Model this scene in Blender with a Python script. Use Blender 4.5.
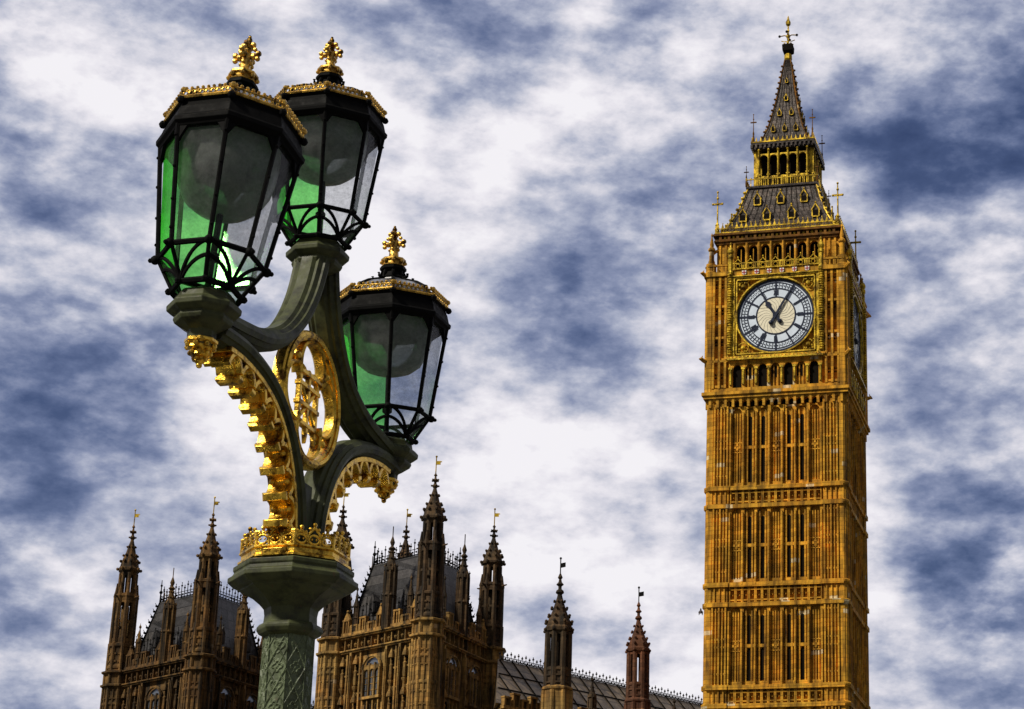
import bpy, math, random
from math import sin, cos, pi, radians as R, sqrt, atan2
from mathutils import Vector, Matrix
random.seed(7)
SC = bpy.context.scene
for o in list(bpy.data.objects): bpy.data.objects.remove(o)

# ------------------------------------------------------------------ camera
EYE = 1.7
cd = bpy.data.cameras.new('camera'); cam = bpy.data.objects.new('camera', cd)
SC.collection.objects.link(cam); SC.camera = cam
cam.location = (0, 0, EYE); cam.rotation_euler = (R(90 + 20), 0, 0)
cd.sensor_width = 36; cd.lens = 2000 / 1024 * 36; cd.shift_x = -(720 - 512) / 1024
cd.clip_start = 0.05; cd.clip_end = 6000
SC.render.resolution_x = 1024; SC.render.resolution_y = 709
SC.view_settings.view_transform = 'Standard'; SC.view_settings.look = 'None'
SC.view_settings.exposure = 0.0; SC.view_settings.gamma = 1

def px_dir(x, y):
    v = cam.rotation_euler.to_matrix() @ Vector(((x - 720) / 2000, -(y - 354.5) / 2000, -1))
    return v.normalized()

# ------------------------------------------------------------------ sun + sky
SUN_EL, SUN_AZ = 44, 232          # azimuth clockwise from +Y: behind and left of the camera
sl = bpy.data.lights.new('sun', 'SUN'); sun = bpy.data.objects.new('sun', sl)
SC.collection.objects.link(sun)
sl.energy = 4.2; sl.angle = R(6); sl.color = (1, .93, .8)
sd = Vector((sin(R(SUN_AZ)) * cos(R(SUN_EL)), cos(R(SUN_AZ)) * cos(R(SUN_EL)), sin(R(SUN_EL))))
sun.rotation_euler = sd.to_track_quat('Z', 'Y').to_euler()

W = bpy.data.worlds.new('World'); SC.world = W; W.use_nodes = True
nt = W.node_tree; nt.nodes.clear()
def N(t, tp, **k):
    n = t.nodes.new(tp)
    for a, b in k.items():
        if a.startswith('i_'):
            n.inputs[a[2:]].default_value = b
        else: setattr(n, a, b)
    return n
def math_(t, op, a, b=None, c=None, clamp=False):
    n = t.nodes.new('ShaderNodeMath'); n.operation = op; n.use_clamp = clamp
    for i, x in enumerate((a, b, c)):
        if x is None: continue
        if isinstance(x, (int, float)): n.inputs[i].default_value = x
        else: t.links.new(x, n.inputs[i])
    return n.outputs[0]
def vmath(t, op, a, b=None, scale=None):
    n = t.nodes.new('ShaderNodeVectorMath'); n.operation = op
    for i, x in enumerate((a, b)):
        if x is None: continue
        if isinstance(x, (tuple, list, Vector)): n.inputs[i].default_value = tuple(x)
        else: t.links.new(x, n.inputs[i])
    if scale is not None: n.inputs['Scale'].default_value = scale
    return n.outputs['Value'] if op in ('DOT_PRODUCT', 'LENGTH') else n.outputs[0]
def ramp(t, fac, stops, interp='LINEAR'):
    n = t.nodes.new('ShaderNodeValToRGB'); n.color_ramp.interpolation = interp
    el = n.color_ramp.elements
    while len(el) < len(stops): el.new(.5)
    for e, (p, c) in zip(el, stops):
        e.position = p; e.color = (*c, 1) if len(c) == 3 else c
    t.links.new(fac, n.inputs[0]); return n.outputs[0]
def mix(t, fac, a, b, mode='MIX'):
    n = t.nodes.new('ShaderNodeMix'); n.data_type = 'RGBA'; n.blend_type = mode
    for k, x in ((0, fac), (6, a), (7, b)):
        if isinstance(x, (int, float)): n.inputs[k].default_value = x
        elif isinstance(x, tuple): n.inputs[k].default_value = (*x, 1)
        else: t.links.new(x, n.inputs[k])
    return n.outputs[2]

tc = N(nt, 'ShaderNodeTexCoord'); D0 = tc.outputs['Generated']
# squash vertically so that the cloud fields spread sideways like a real layer
mp = N(nt, 'ShaderNodeMapping'); mp.inputs['Scale'].default_value = (1, 1, 1.85)
mp.inputs['Rotation'].default_value = (0, R(-16), 0)
nt.links.new(D0, mp.inputs[0]); DS = mp.outputs[0]
nw = N(nt, 'ShaderNodeTexNoise', i_Scale=11.0, i_Detail=6.0, i_Roughness=.55); nt.links.new(DS, nw.inputs['Vector'])
warp = vmath(nt, 'SCALE', vmath(nt, 'SUBTRACT', nw.outputs['Color'], (.5, .5, .5)), scale=.21)
DW = vmath(nt, 'ADD', D0, warp)
# openings in the cloud layer, by direction: (x, y, radius, depth)
holes = [(15, 130, 75, .75), (60, 350, 75, 1.0), (10, 520, 70, .8), (90, 640, 60, .45), (470, 20, 95, .8),
         (640, 60, 60, .35), (690, 20, 80, .5), (580, 285, 60, .75), (680, 250, 65, .8), (600, 350, 50, .3), (900, 170, 70, .55),
         (980, 330, 60, .4), (1000, 165, 70, .75), (935, 60, 80, .6), (985, 590, 70, .95), (1010, 560, 60, .5), (450, 330, 40, .15),
         (560, 120, 50, .35), (645, 552, 50, .45), (920, 260, 60, .5), (560, 400, 50, .3), (20, 20, 60, .45), (160, 30, 60, .35), (930, 420, 60, .25),
         (1040, 640, 60, .5), (1000, 450, 60, .3), (1024, 690, 80, .4)]
tot = None
holes = [(x, y, r, d*.62) for (x, y, r, d) in holes] + [(40, 250, 260, .16), (60, 520, 230, .14), (900, 200, 240, .14), (560, 60, 200, .08), (1000, 620, 200, .10)]
for (x, y, r, dep) in holes:
    c = px_dir(x, y)
    dist = vmath(nt, 'LENGTH', vmath(nt, 'SUBTRACT', DW, c))
    k = 1 / (r / 2000) ** 2
    e = math_(nt, 'MULTIPLY', math_(nt, 'EXPONENT', math_(nt, 'MULTIPLY', math_(nt, 'MULTIPLY', dist, dist), -k)), dep)
    tot = e if tot is None else math_(nt, 'ADD', tot, e)
# away from the picture: the same kind of broken layer
nb = N(nt, 'ShaderNodeTexNoise', i_Scale=5.0, i_Detail=6.0, i_Roughness=.55); nt.links.new(DS, nb.inputs['Vector'])
nf = N(nt, 'ShaderNodeTexNoise', i_Scale=12.0, i_Detail=9.0, i_Roughness=.52, i_Distortion=.0); nt.links.new(DS, nf.inputs['Vector'])
n2 = N(nt, 'ShaderNodeTexNoise', i_Scale=34.0, i_Detail=8.0, i_Roughness=.6, i_Distortion=.0); nt.links.new(DS, n2.inputs['Vector'])
v = math_(nt, 'ADD', math_(nt, 'ADD', tot, .07), math_(nt, 'MULTIPLY', math_(nt, 'SUBTRACT', nb.outputs[0], .5), .8))
v = math_(nt, 'ADD', v, math_(nt, 'MULTIPLY', math_(nt, 'SUBTRACT', nf.outputs[0], .5), 2.3))
v = math_(nt, 'ADD', v, math_(nt, 'MULTIPLY', math_(nt, 'SUBTRACT', n2.outputs[0], .5), 1.25))
v = math_(nt, 'MULTIPLY', math_(nt, 'ADD', v, .19), .66, None, True)
cloud = ramp(nt, v, [(0, (.90, .88, .92)), (.10, (.80, .78, .84)), (.20, (.65, .65, .73)), (.32, (.44, .47, .59)), (.46, (.26, .30, .45)), (.62, (.135, .175, .32)), (.80, (.06, .09, .21)), (1, (.03, .05, .15))])
cover = ramp(nt, v, [(0, (1, 1, 1)), (.3, (1, 1, 1)), (.95, (.7, .7, .7))])
sky = N(nt, 'ShaderNodeTexSky'); sky.sky_type = 'NISHITA'; sky.sun_disc = False
sky.sun_elevation = R(SUN_EL); sky.sun_rotation = R(SUN_AZ)
b1 = N(nt, 'ShaderNodeBackground', i_Strength=.05); nt.links.new(sky.outputs[0], b1.inputs[0])
b2 = N(nt, 'ShaderNodeBackground', i_Strength=1.0); nt.links.new(cloud, b2.inputs[0])
# unseen sky behind the camera is dimmed, a made-up darkening to deepen contrast
ahead = vmath(nt, 'DOT_PRODUCT', D0, px_dir(560, 330))
dim = ramp(nt, math_(nt, 'MULTIPLY_ADD', ahead, .5, .5), [(.0, (.30, .30, .32)), (.70, (.38, .38, .40)), (.93, (1, 1, 1))])
nt.links.new(mix(nt, 1, cloud, dim, 'MULTIPLY'), b2.inputs[0])
ms = N(nt, 'ShaderNodeMixShader'); nt.links.new(cover, ms.inputs[0]); nt.links.new(b1.outputs[0], ms.inputs[1]); nt.links.new(b2.outputs[0], ms.inputs[2])
wo = N(nt, 'ShaderNodeOutputWorld'); nt.links.new(ms.outputs[0], wo.inputs[0])

# ------------------------------------------------------------------ materials
MATS = {}
def mat(name):
    m = bpy.data.materials.new(name); m.use_nodes = True; MATS[name] = m
    t = m.node_tree; p = t.nodes['Principled BSDF']; p.inputs['Specular IOR Level'].default_value = .22; return m, t, p
def coords(t): return N(t, 'ShaderNodeTexCoord').outputs['Object']
def noise(t, v, s, d=5., r=.6, scale=None):
    n = N(t, 'ShaderNodeTexNoise', i_Scale=s, i_Detail=d, i_Roughness=r)
    if scale:
        m = N(t, 'ShaderNodeMapping'); m.inputs['Scale'].default_value = scale; t.links.new(v, m.inputs[0]); v = m.outputs[0]
    t.links.new(v, n.inputs['Vector']); return n.outputs[0]
def bump(t, p, h, dist, strength=1.):
    b = N(t, 'ShaderNodeBump'); b.inputs['Distance'].default_value = dist; b.inputs['Strength'].default_value = strength
    t.links.new(h, b.inputs['Height']); t.links.new(b.outputs[0], p.inputs['Normal'])

def stone(name, base, soot, pale, soot_lo=.45, soot_hi=.75, patch=.985, bw=.62, bh=.33, soot_amt=1.):
    """coursed limestone: block-to-block tone, replaced pale blocks, soot streaks"""
    m, t, p = mat(name); co = coords(t)
    sx = N(t, 'ShaderNodeSeparateXYZ'); t.links.new(co, sx.inputs[0])
    a = math_(t, 'ADD', sx.outputs[0], math_(t, 'MULTIPLY', sx.outputs[1], 1.0))
    rowf = math_(t, 'DIVIDE', sx.outputs[2], bh); row = math_(t, 'FLOOR', rowf)
    colf = math_(t, 'ADD', math_(t, 'DIVIDE', a, bw), math_(t, 'MULTIPLY', row, .5)); col = math_(t, 'FLOOR', colf)
    cb = N(t, 'ShaderNodeCombineXYZ'); t.links.new(col, cb.inputs[0]); t.links.new(row, cb.inputs[1])
    wn = N(t, 'ShaderNodeTexWhiteNoise'); wn.noise_dimensions = '2D'; t.links.new(cb.outputs[0], wn.inputs['Vector'])
    tone = ramp(t, wn.outputs[0], [(0, tuple(.72 * c for c in base)), (.5, base), (.9, tuple(min(1, 1.22 * c) for c in base)),
                                   (patch - .001, tuple(min(1, 1.25 * c) for c in base)), (patch, pale), (1, pale)])
    n1 = noise(t, co, 1.1, 6, .6); n1v = noise(t, co, 1.0, 5, .6, (2.2, 2.2, .28))
    n3 = noise(t, co, .35, 4, .6)
    tone = mix(t, 1, tone, ramp(t, n1, [(.25, (.62, .60, .58)), (.5, (1, 1, 1)), (.8, (1.18, 1.1, 1.0))]), 'MULTIPLY')
    hue = ramp(t, n3, [(.35, (1.08, .90, .75)), (.6, (.98, 1.04, 1.05))])
    tone = mix(t, .7, tone, hue, 'MULTIPLY')
    sfac = math_(t, 'MULTIPLY', ramp(t, n1v, [(soot_lo, (0, 0, 0)), (soot_hi, (1, 1, 1))]), soot_amt)
    c = mix(t, sfac, tone, soot)
    fr = math_(t, 'FRACT', rowf); jo = math_(t, 'LESS_THAN', fr, .07)
    c = mix(t, math_(t, 'MULTIPLY', jo, .35), c, soot)
    t.links.new(c, p.inputs['Base Color']); p.inputs['Roughness'].default_value = .88
    h = math_(t, 'SUBTRACT', math_(t, 'ADD', math_(t, 'MULTIPLY', noise(t, co, 9, 6, .65), .5), math_(t, 'MULTIPLY', wn.outputs[0], .35)), math_(t, 'MULTIPLY', jo, .5))
    bump(t, p, h, .06, .8); return m

tower_stone = stone('gold_limestone', (.62, .315, .028), (.06, .028, .007), (.78, .62, .36), .42, .72, .974)
tower_dark = stone('dark_and_shaded_limestone', (.18, .085, .015), (.03, .016, .006), (.5, .38, .2), .42, .7, .99)  # dark trim colour; on the roof cornice it paints in underside shade
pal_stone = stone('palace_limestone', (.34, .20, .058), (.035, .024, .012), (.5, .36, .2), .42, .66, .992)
pal_dark = stone('darkened_palace_limestone', (.165, .090, .028), (.02, .014, .008), (.3, .2, .1), .38, .62, .995)  # vignette darkening put into the base colour, with soot streaks over it
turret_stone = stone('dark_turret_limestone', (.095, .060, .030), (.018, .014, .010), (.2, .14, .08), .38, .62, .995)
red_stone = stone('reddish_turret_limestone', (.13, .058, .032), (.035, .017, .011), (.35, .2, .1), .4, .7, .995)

def simple(name, col, rough=.5, metal=0., var=.3, ns=20., bmp=0., bd=.002, dark=None, lo=.45, hi=.7, rust=None):
    m, t, p = mat(name); co = coords(t)
    n1 = noise(t, co, ns, 8, .65)
    c = mix(t, 1, col, ramp(t, n1, [(.3, (1 - var,) * 3), (.7, (1 + var,) * 3)]), 'MULTIPLY')
    if dark: c = mix(t, ramp(t, noise(t, co, ns * .45, 8, .7), [(lo, (0, 0, 0)), (hi, (1, 1, 1))]), c, dark)
    if rust: c = mix(t, ramp(t, noise(t, co, ns*2.2, 9, .75, (1, 1, .45)), [(.60, (0, 0, 0)), (.67, (1, 1, 1))]), c, rust)
    t.links.new(c, p.inputs['Base Color']); p.inputs['Roughness'].default_value = rough; p.inputs['Metallic'].default_value = metal
    t.links.new(ramp(t, n1, [(.3, (max(.05, rough - .12),) * 3), (.7, (min(1, rough + .15),) * 3)]), p.inputs['Roughness'])
    if bmp: bump(t, p, noise(t, co, ns * 3, 6, .6), bd, bmp)
    return m
green_paint = simple('green_cast_iron_paint', (.062, .070, .028), .55, 0, .28, 22, .5, .0015, (.014, .015, .010), .47, .66, (.075, .045, .022))
shaft_paint = simple('pale_green_cast_iron_paint', (.125, .155, .085), .5, 0, .28, 30, .6, .0015, (.035, .042, .022), .45, .68, (.10, .075, .045))
black_iron = simple('black_iron', (.005, .005, .005), .6, 0, .4, 30, .5, .001)
lead_dome = simple('grey_lead', (.20, .20, .20), .3, .75, .35, 18, .4, .001, (.05, .05, .05), .5, .75)
gold = simple('gold_leaf', (.88, .55, .07), .3, .92, .22, 40, .9, .002, (.11, .05, .010), .47, .62)
old_gold = simple('weathered_gold_leaf', (.74, .46, .09), .38, .85, .3, 60, .8, .002, (.07, .035, .012), .45, .62)
tower_gold = simple('gilded_stone', (.66, .44, .035), .42, .45, .4, 3.2, .6, .03, (.09, .05, .006), .42, .62)
slate = None
def roof_mat(name, a, b, seam=.5, row=.6):
    m, t, p = mat(name); co = coords(t)
    sx = N(t, 'ShaderNodeSeparateXYZ'); t.links.new(co, sx.inputs[0])
    s = math_(t, 'ADD', sx.outputs[0], sx.outputs[1])
    f1 = math_(t, 'FRACT', math_(t, 'DIVIDE', s, seam)); f2 = math_(t, 'FRACT', math_(t, 'DIVIDE', sx.outputs[2], row))
    ln = math_(t, 'MAXIMUM', math_(t, 'LESS_THAN', f1, .12), math_(t, 'LESS_THAN', f2, .1))
    c = ramp(t, noise(t, co, 1.6, 7, .65), [(.3, a), (.7, b)])
    cb = N(t, 'ShaderNodeCombineXYZ'); t.links.new(math_(t, 'FLOOR', math_(t, 'DIVIDE', s, seam)), cb.inputs[0]); t.links.new(math_(t, 'FLOOR', math_(t, 'DIVIDE', sx.outputs[2], row)), cb.inputs[1])
    wn = N(t, 'ShaderNodeTexWhiteNoise'); wn.noise_dimensions = '2D'; t.links.new(cb.outputs[0], wn.inputs['Vector'])
    c = mix(t, 1, c, ramp(t, wn.outputs[0], [(0, (.6, .6, .58)), (.6, (1, 1, 1)), (1, (1.35, 1.3, 1.2))]), 'MULTIPLY')
    c = mix(t, math_(t, 'MULTIPLY', ln, .6), c, tuple(.25 * q for q in a))
    t.links.new(c, p.inputs['Base Color']); p.inputs['Roughness'].default_value = .42; p.inputs['Metallic'].default_value = .3
    bump(t, p, math_(t, 'SUBTRACT', noise(t, co, 5, 5, .6), ln), .04, .8); return m
iron_roof = roof_mat('cast_iron_roof_tiles', (.030, .023, .020), (.075, .06, .053), .5, .45)
slate = roof_mat('grey_roof_plates', (.028, .027, .028), (.075, .072, .075), 1.1, .85)
wing_roof_m = roof_mat('bronze_toned_roof_plates', (.07, .05, .028), (.24, .18, .115), 1.7, 1.1)
black_iron.node_tree.nodes['Principled BSDF'].inputs['Specular IOR Level'].default_value = .04
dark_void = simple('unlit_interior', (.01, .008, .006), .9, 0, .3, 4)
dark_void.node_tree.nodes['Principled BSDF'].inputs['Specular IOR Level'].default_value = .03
dial_glass = simple('opal_dial_glass', (.66, .74, .84), .25, 0, .08, 2)
dial_cream = simple('cream_dial_centre', (.80, .74, .56), .3, 0, .1, 4)
dial_iron = simple('prussian_blue_ironwork', (.012, .018, .04), .4, 0, .3, 4)
white_en = simple('white_enamel', (.75, .72, .7), .4, 0, .1, 4)
red_en = simple('red_enamel', (.35, .03, .05), .4, 0, .1, 4)
bird_m = simple('dark_feathers', (.06, .05, .05), .8, 0, .3, 10)
asphalt = simple('asphalt_road', (.05, .05, .052), .9, 0, .3, 6, .6, .01)
paving = simple('york_stone_paving', (.22, .20, .17), .85, 0, .25, 4, .5, .005)
soil = simple('river_bank_ground', (.07, .075, .05), .95, 0, .4, .2)
water_m = simple('brown_river_water', (.03, .035, .03), .1, 0, .2, .5, .5, .05)
# window glass that reflects the sky
wm, wt, wp = mat('leaded_window_glass')
wp.inputs['Base Color'].default_value = (.24, .27, .32, 1); wp.inputs['Roughness'].default_value = .2; wp.inputs['Metallic'].default_value = .7
win_glass = wm
def glass(name, tint, gloss, dirt, dirtcol, cover=.1):
    m = bpy.data.materials.new(name); m.use_nodes = True; t = m.node_tree; t.nodes.clear(); co = coords(t)
    tr = N(t, 'ShaderNodeBsdfTransparent')
    n1 = noise(t, co, 14, 8, .7); n2 = noise(t, co, 55, 4, .7)
    tcx = mix(t, 1, tint, ramp(t, n2, [(.3, (.72, .72, .72)), (.65, (1, 1, 1))]), 'MULTIPLY'); t.links.new(tcx, tr.inputs[0])
    gl = N(t, 'ShaderNodeBsdfGlossy', i_Roughness=.16)
    bm = N(t, 'ShaderNodeBump'); bm.inputs['Distance'].default_value = .004; bm.inputs['Strength'].default_value = .5
    t.links.new(n1, bm.inputs['Height']); t.links.new(bm.outputs[0], gl.inputs['Normal'])
    fr = N(t, 'ShaderNodeFresnel', i_IOR=1.5)
    m1 = N(t, 'ShaderNodeMixShader'); t.links.new(math_(t, 'MULTIPLY', fr.outputs[0], gloss), m1.inputs[0]); t.links.new(tr.outputs[0], m1.inputs[1]); t.links.new(gl.outputs[0], m1.inputs[2])
    df = N(t, 'ShaderNodeBsdfDiffuse'); df.inputs[0].default_value = (*dirtcol, 1)
    tl = N(t, 'ShaderNodeBsdfTranslucent'); tl.inputs[0].default_value = (*dirtcol, 1)
    ad = N(t, 'ShaderNodeMixShader'); ad.inputs[0].default_value = .5; t.links.new(df.outputs[0], ad.inputs[1]); t.links.new(tl.outputs[0], ad.inputs[2])
    m2 = N(t, 'ShaderNodeMixShader'); t.links.new(ramp(t, n1, [(.35, (cover,) * 3), (.75, (min(1, cover + dirt),) * 3)]), m2.inputs[0])
    t.links.new(m1.outputs[0], m2.inputs[1]); t.links.new(ad.outputs[0], m2.inputs[2])
    o = N(t, 'ShaderNodeOutputMaterial'); t.links.new(m2.outputs[0], o.inputs[0]); return m
clear_glass = glass('dusty_clear_glass', (.95, .96, .97), .4, .16, (.42, .43, .44), .03)
green_glass = glass('bright_green_glass', (.28, 1.0, .24), .3, .22, (.20, .80, .16), .08)
bowl_glass = glass('smoky_glass_bowl', (.62, .64, .62), .9, .35, (.60, .62, .58), .26)

# ------------------------------------------------------------------ mesh helpers
COL = SC.collection
class MB:
    def __init__(s): s.v = []; s.f = []
    def add(s, vs, fs, M=None):
        b = len(s.v)
        s.v += [tuple(M @ Vector(q)) for q in vs] if M else [tuple(q) for q in vs]
        s.f += [tuple(b + i for i in f) for f in fs]; return s
    def box(s, x0, x1, y0, y1, z0, z1, M=None):
        return s.add([(x0,y0,z0),(x1,y0,z0),(x1,y1,z0),(x0,y1,z0),(x0,y0,z1),(x1,y0,z1),(x1,y1,z1),(x0,y1,z1)],
                     [(0,3,2,1),(4,5,6,7),(0,1,5,4),(1,2,6,5),(2,3,7,6),(3,0,4,7)], M)
    def loft(s, rings, M=None, closed=False, caps=True):
        n = len(rings[0]); vs = [p for r in rings for p in r]; fs = []
        m = len(rings)
        for i in range(m if closed else m - 1):
            j = (i + 1) % m
            for k in range(n):
                l = (k + 1) % n; fs.append((i*n+k, i*n+l, j*n+l, j*n+k))
        if caps and not closed:
            fs.append(tuple(range(n))[::-1]); fs.append(tuple((m-1)*n + k for k in range(n)))
        return s.add(vs, fs, M)
    def prism(s, prof, n=8, c=(0, 0), ph=None, M=None, z=0):
        ph = pi / n if ph is None else ph
        return s.loft([[(c[0] + r*cos(ph + 2*pi*k/n), c[1] + r*sin(ph + 2*pi*k/n), z + h) for k in range(n)] for r, h in prof], M)
    def ball(s, c, r, n=8, m=5, M=None, sz=1.):
        return s.prism([(max(1e-3, r*sin(pi*i/m)), c[2] - r*sz*cos(pi*i/m)) for i in range(m+1)], n, (c[0], c[1]), 0, M)
    def tube(s, pts, r, n=6, M=None, closed=False):
        P = [Vector(p) for p in pts]; rings = []
        m = len(P)
        for i, p in enumerate(P):
            if closed: d = P[(i+1) % m] - P[i-1]
            else: d = P[min(i+1, m-1)] - P[max(i-1, 0)]
            d.normalize(); up = Vector((0, 0, 1)) if abs(d.z) < .9 else Vector((0, 1, 0))
            a = d.cross(up).normalized(); b = a.cross(d)
            rr = r[i] if isinstance(r, (list, tuple)) else r
            rings.append([p + a*rr*cos(2*pi*k/n) + b*rr*sin(2*pi*k/n) for k in range(n)])
        return s.loft(rings, M, closed)
    def sweep(s, pts, sec, M=None, closed=False, scale=None):
        """path in the xz plane; sec = [(in-plane normal, y)]"""
        P = [Vector((p[0], 0, p[1])) for p in pts]; m = len(P); rings = []
        for i, p in enumerate(P):
            if closed: d = P[(i+1) % m] - P[i-1]
            else: d = P[min(i+1, m-1)] - P[max(i-1, 0)]
            d.normalize(); nn = Vector((-d.z, 0, d.x)); k = scale[i] if scale else 1
            rings.append([p + nn*a*k + Vector((0, b*k, 0)) for a, b in sec])
        return s.loft(rings, M, closed)
    def ext(s, poly, y0, y1, M=None):
        """polygon in xz extruded along y"""
        n = len(poly)
        vs = [(x, y0, z) for x, z in poly] + [(x, y1, z) for x, z in poly]
        fs = [tuple(range(n)), tuple(range(2*n-1, n-1, -1))] + [(k, n+k, n+(k+1) % n, (k+1) % n) for k in range(n)]
        return s.add(vs, fs, M)
    def build(s, name, m, parent=None, smooth=False, bevel=0):
        me = bpy.data.meshes.new(name); me.from_pydata(s.v, [], s.f); me.validate(); me.update()
        import bmesh
        b = bmesh.new(); b.from_mesh(me); bmesh.ops.recalc_face_normals(b, faces=b.faces); b.to_mesh(me); b.free()
        if smooth:
            me.polygons.foreach_set('use_smooth', [True]*len(me.polygons))
            me.set_sharp_from_angle(angle=R(38))
        me.materials.append(m)
        o = bpy.data.objects.new(name, me); COL.objects.link(o)
        if parent: o.parent = parent
        if bevel:
            bv = o.modifiers.new('bevel', 'BEVEL'); bv.width = bevel; bv.segments = 2; bv.limit_method = 'ANGLE'; bv.angle_limit = R(30)
        return o
def thing(name, label, cat, loc=(0, 0, 0), rot=(0, 0, 0), group=None):
    o = bpy.data.objects.new(name, None); COL.objects.link(o); o.location = loc; o.rotation_euler = rot
    o['label'] = label; o['category'] = cat
    if group: o['group'] = group
    return o
def Rz(a): return Matrix.Rotation(a, 4, 'Z')
def T(x, y, z): return Matrix.Translation((x, y, z))
def cr(pts, k=8, closed=False):
    """Catmull-Rom through 2D points"""
    out = []; n = len(pts)
    rng = range(n) if closed else range(n - 1)
    for i in rng:
        g = (lambda j: pts[j % n]) if closed else (lambda j: pts[max(0, min(n-1, j))])
        a, b, c, d = g(i-1), g(i), g(i+1), g(i+2)
        for q in range(k):
            t = q / k
            out.append(tuple(.5*((2*b[x]) + (-a[x]+c[x])*t + (2*a[x]-5*b[x]+4*c[x]-d[x])*t*t + (-a[x]+3*b[x]-3*c[x]+d[x])*t**3) for x in (0, 1)))
    if not closed: out.append(tuple(pts[-1]))
    return out
def arch(x0, x1, z0, zs, rise, n=6):
    """outline of an opening with a pointed head (counter-clockwise)"""
    c = (x0 + x1) / 2; w = (x1 - x0) / 2
    L = [(x0, z0), (x1, z0), (x1, zs)]
    for i in range(1, n): a = i / n; L.append((c + w*cos(a*pi/2)**.9, zs + rise*sin(a*pi/2)**1.1))
    L.append((c, zs + rise))
    for i in range(n-1, 0, -1): a = i / n; L.append((c - w*cos(a*pi/2)**.9, zs + rise*sin(a*pi/2)**1.1))
    L.append((x0, zs)); return L
def spandrel(mb, x0, x1, zs, rise, ztop, y0, y1, M, n=6):
    """solid above a pointed arch between x0 and x1 up to ztop"""
    c = (x0 + x1) / 2; w = (x1 - x0) / 2
    for sgn in (-1, 1):
        arc = [(c + sgn*w*cos(i/n*pi/2)**.9, zs + rise*sin(i/n*pi/2)**1.1) for i in range(n)] + [(c, zs + rise)]
        poly = arc + [(c, ztop), (c + sgn*w, ztop)]
        mb.ext(poly, y0, y1, M)

# ------------------------------------------------------------------ setting
def sheet(name, x0, x1, y0, y1, z, m, th=.3):
    o = MB().box(x0, x1, y0, y1, z - th, z).build(name, m); o['kind'] = 'structure'; return o
sheet('ground', -3000, 3000, 100, 5000, -6.0, soil)
sheet('river', -3000, 3000, -3000, 100, -6.6, water_m)
sheet('bridge_road', 2.3, 12, -200, 110, -.14, asphalt, .8)
sheet('bridge_pavement', -2.6, 2.3, -200, 110, 0, paving, .9)

# ------------------------------------------------------------------ LAMP POST
PX, PY, HZ = -1.68, 7.706, 4.311      # HZ: height of the side pedestals
lp = thing('street_lamp', 'tall green cast iron street lamp with gilded trim and three black octagonal lanterns', 'street lamp', (PX, PY, 0), (0, 0, R(77.84)))
def relief_shaft():
    r = .098; z0, z1 = 1.05, HZ - .955; rows = int((z1 - z0) / .0052); cols = 26
    vs = []; fs = []; per = .155
    fw = 2*r*sin(pi/8)
    for k in range(8):
        a0 = pi/8 + k*pi/4; a1 = a0 + pi/4
        p0 = Vector((r*cos(a0), r*sin(a0), 0)); p1 = Vector((r*cos(a1), r*sin(a1), 0)); nn = (p0 + p1).normalized()
        b = len(vs)
        for i in range(rows + 1):
            z = z0 + (z1 - z0)*i/rows; tz = 1 + .10*(1 - (z - z0)/(z1 - z0))
            for j in range(cols + 1):
                u = j/cols*2 - 1; w = ((z1 - z)/per) % 1.0
                # lozenge net, crossing stripes offset per cell, rosettes in the lozenges
                d1 = abs(abs(u)*.92 - abs(2*w - 1)); h = max(0, 1 - d1/.13)
                q = ((z1 - z)/per + .5) % 1.0
                d2 = abs(abs(u)*.92 - abs(2*q - 1)); h = max(h, .7*max(0, 1 - d2/.09))
                yy = (w if w < .5 else w - 1)*per*1.0; uu = u*fw/2
                rr = sqrt(uu*uu + yy*yy); an = atan2(yy, uu)
                if rr < .026: h = max(h, .95*max(0, 1 - abs(rr - .017 - .004*cos(4*an))/.0055), .9*max(0, 1 - rr/.008))
                yq = (q if q < .5 else q - 1)*per; uq = uu; rq = sqrt(uq*uq + yq*yq)
                if rq < .03: h = max(h, .8*max(0, 1 - abs(rq - .02 - .005*cos(3*atan2(yq, uq) + 1))/.005), .8*max(0, 1-rq/.007))
                if abs(u) > .93: h = max(h, .75)
                p = p0.lerp(p1, j/cols)*tz + nn*(h*.0062 - .003); vs.append((p.x, p.y, z))
        for i in range(rows):
            for j in range(cols):
                q = b + i*(cols+1) + j; fs.append((q, q+1, q+cols+2, q+cols+1))
    m = MB(); m.add(vs, fs); return m
sh = relief_shaft().build('column_shaft', shaft_paint, lp, smooth=False)
bs = MB(); bs.prism([(.34, 0), (.34, .12), (.31, .15), (.31, .22), (.25, .28), (.22, .34), (.20, .60), (.21, .68), (.25, .72), (.25, .76), (.2, .8), (.17, .88), (.155, .98), (.16, 1.0), (.16, 1.03), (.13, 1.06)])
bs.build('column_base', green_paint, lp, bevel=.004)
cp = MB(); cp.prism([(.095, -.985), (.118, -.975), (.128, -.960), (.128, -.948), (.118, -.935), (.104, -.930), (.102, -.90), (.106, -.875), (.125, -.855), (.15, -.835), (.19, -.815), (.205, -.808), (.208, -.80), (.230, -.795),
          (.253, -.775), (.253, -.757), (.238, -.748), (.230, -.735), (.235, -.728), (.235, -.712), (.212, -.703), (.19, -.70), (.12, -.69)], z=HZ)
cp.build('capital', green_paint, lp, bevel=.0025)
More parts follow.
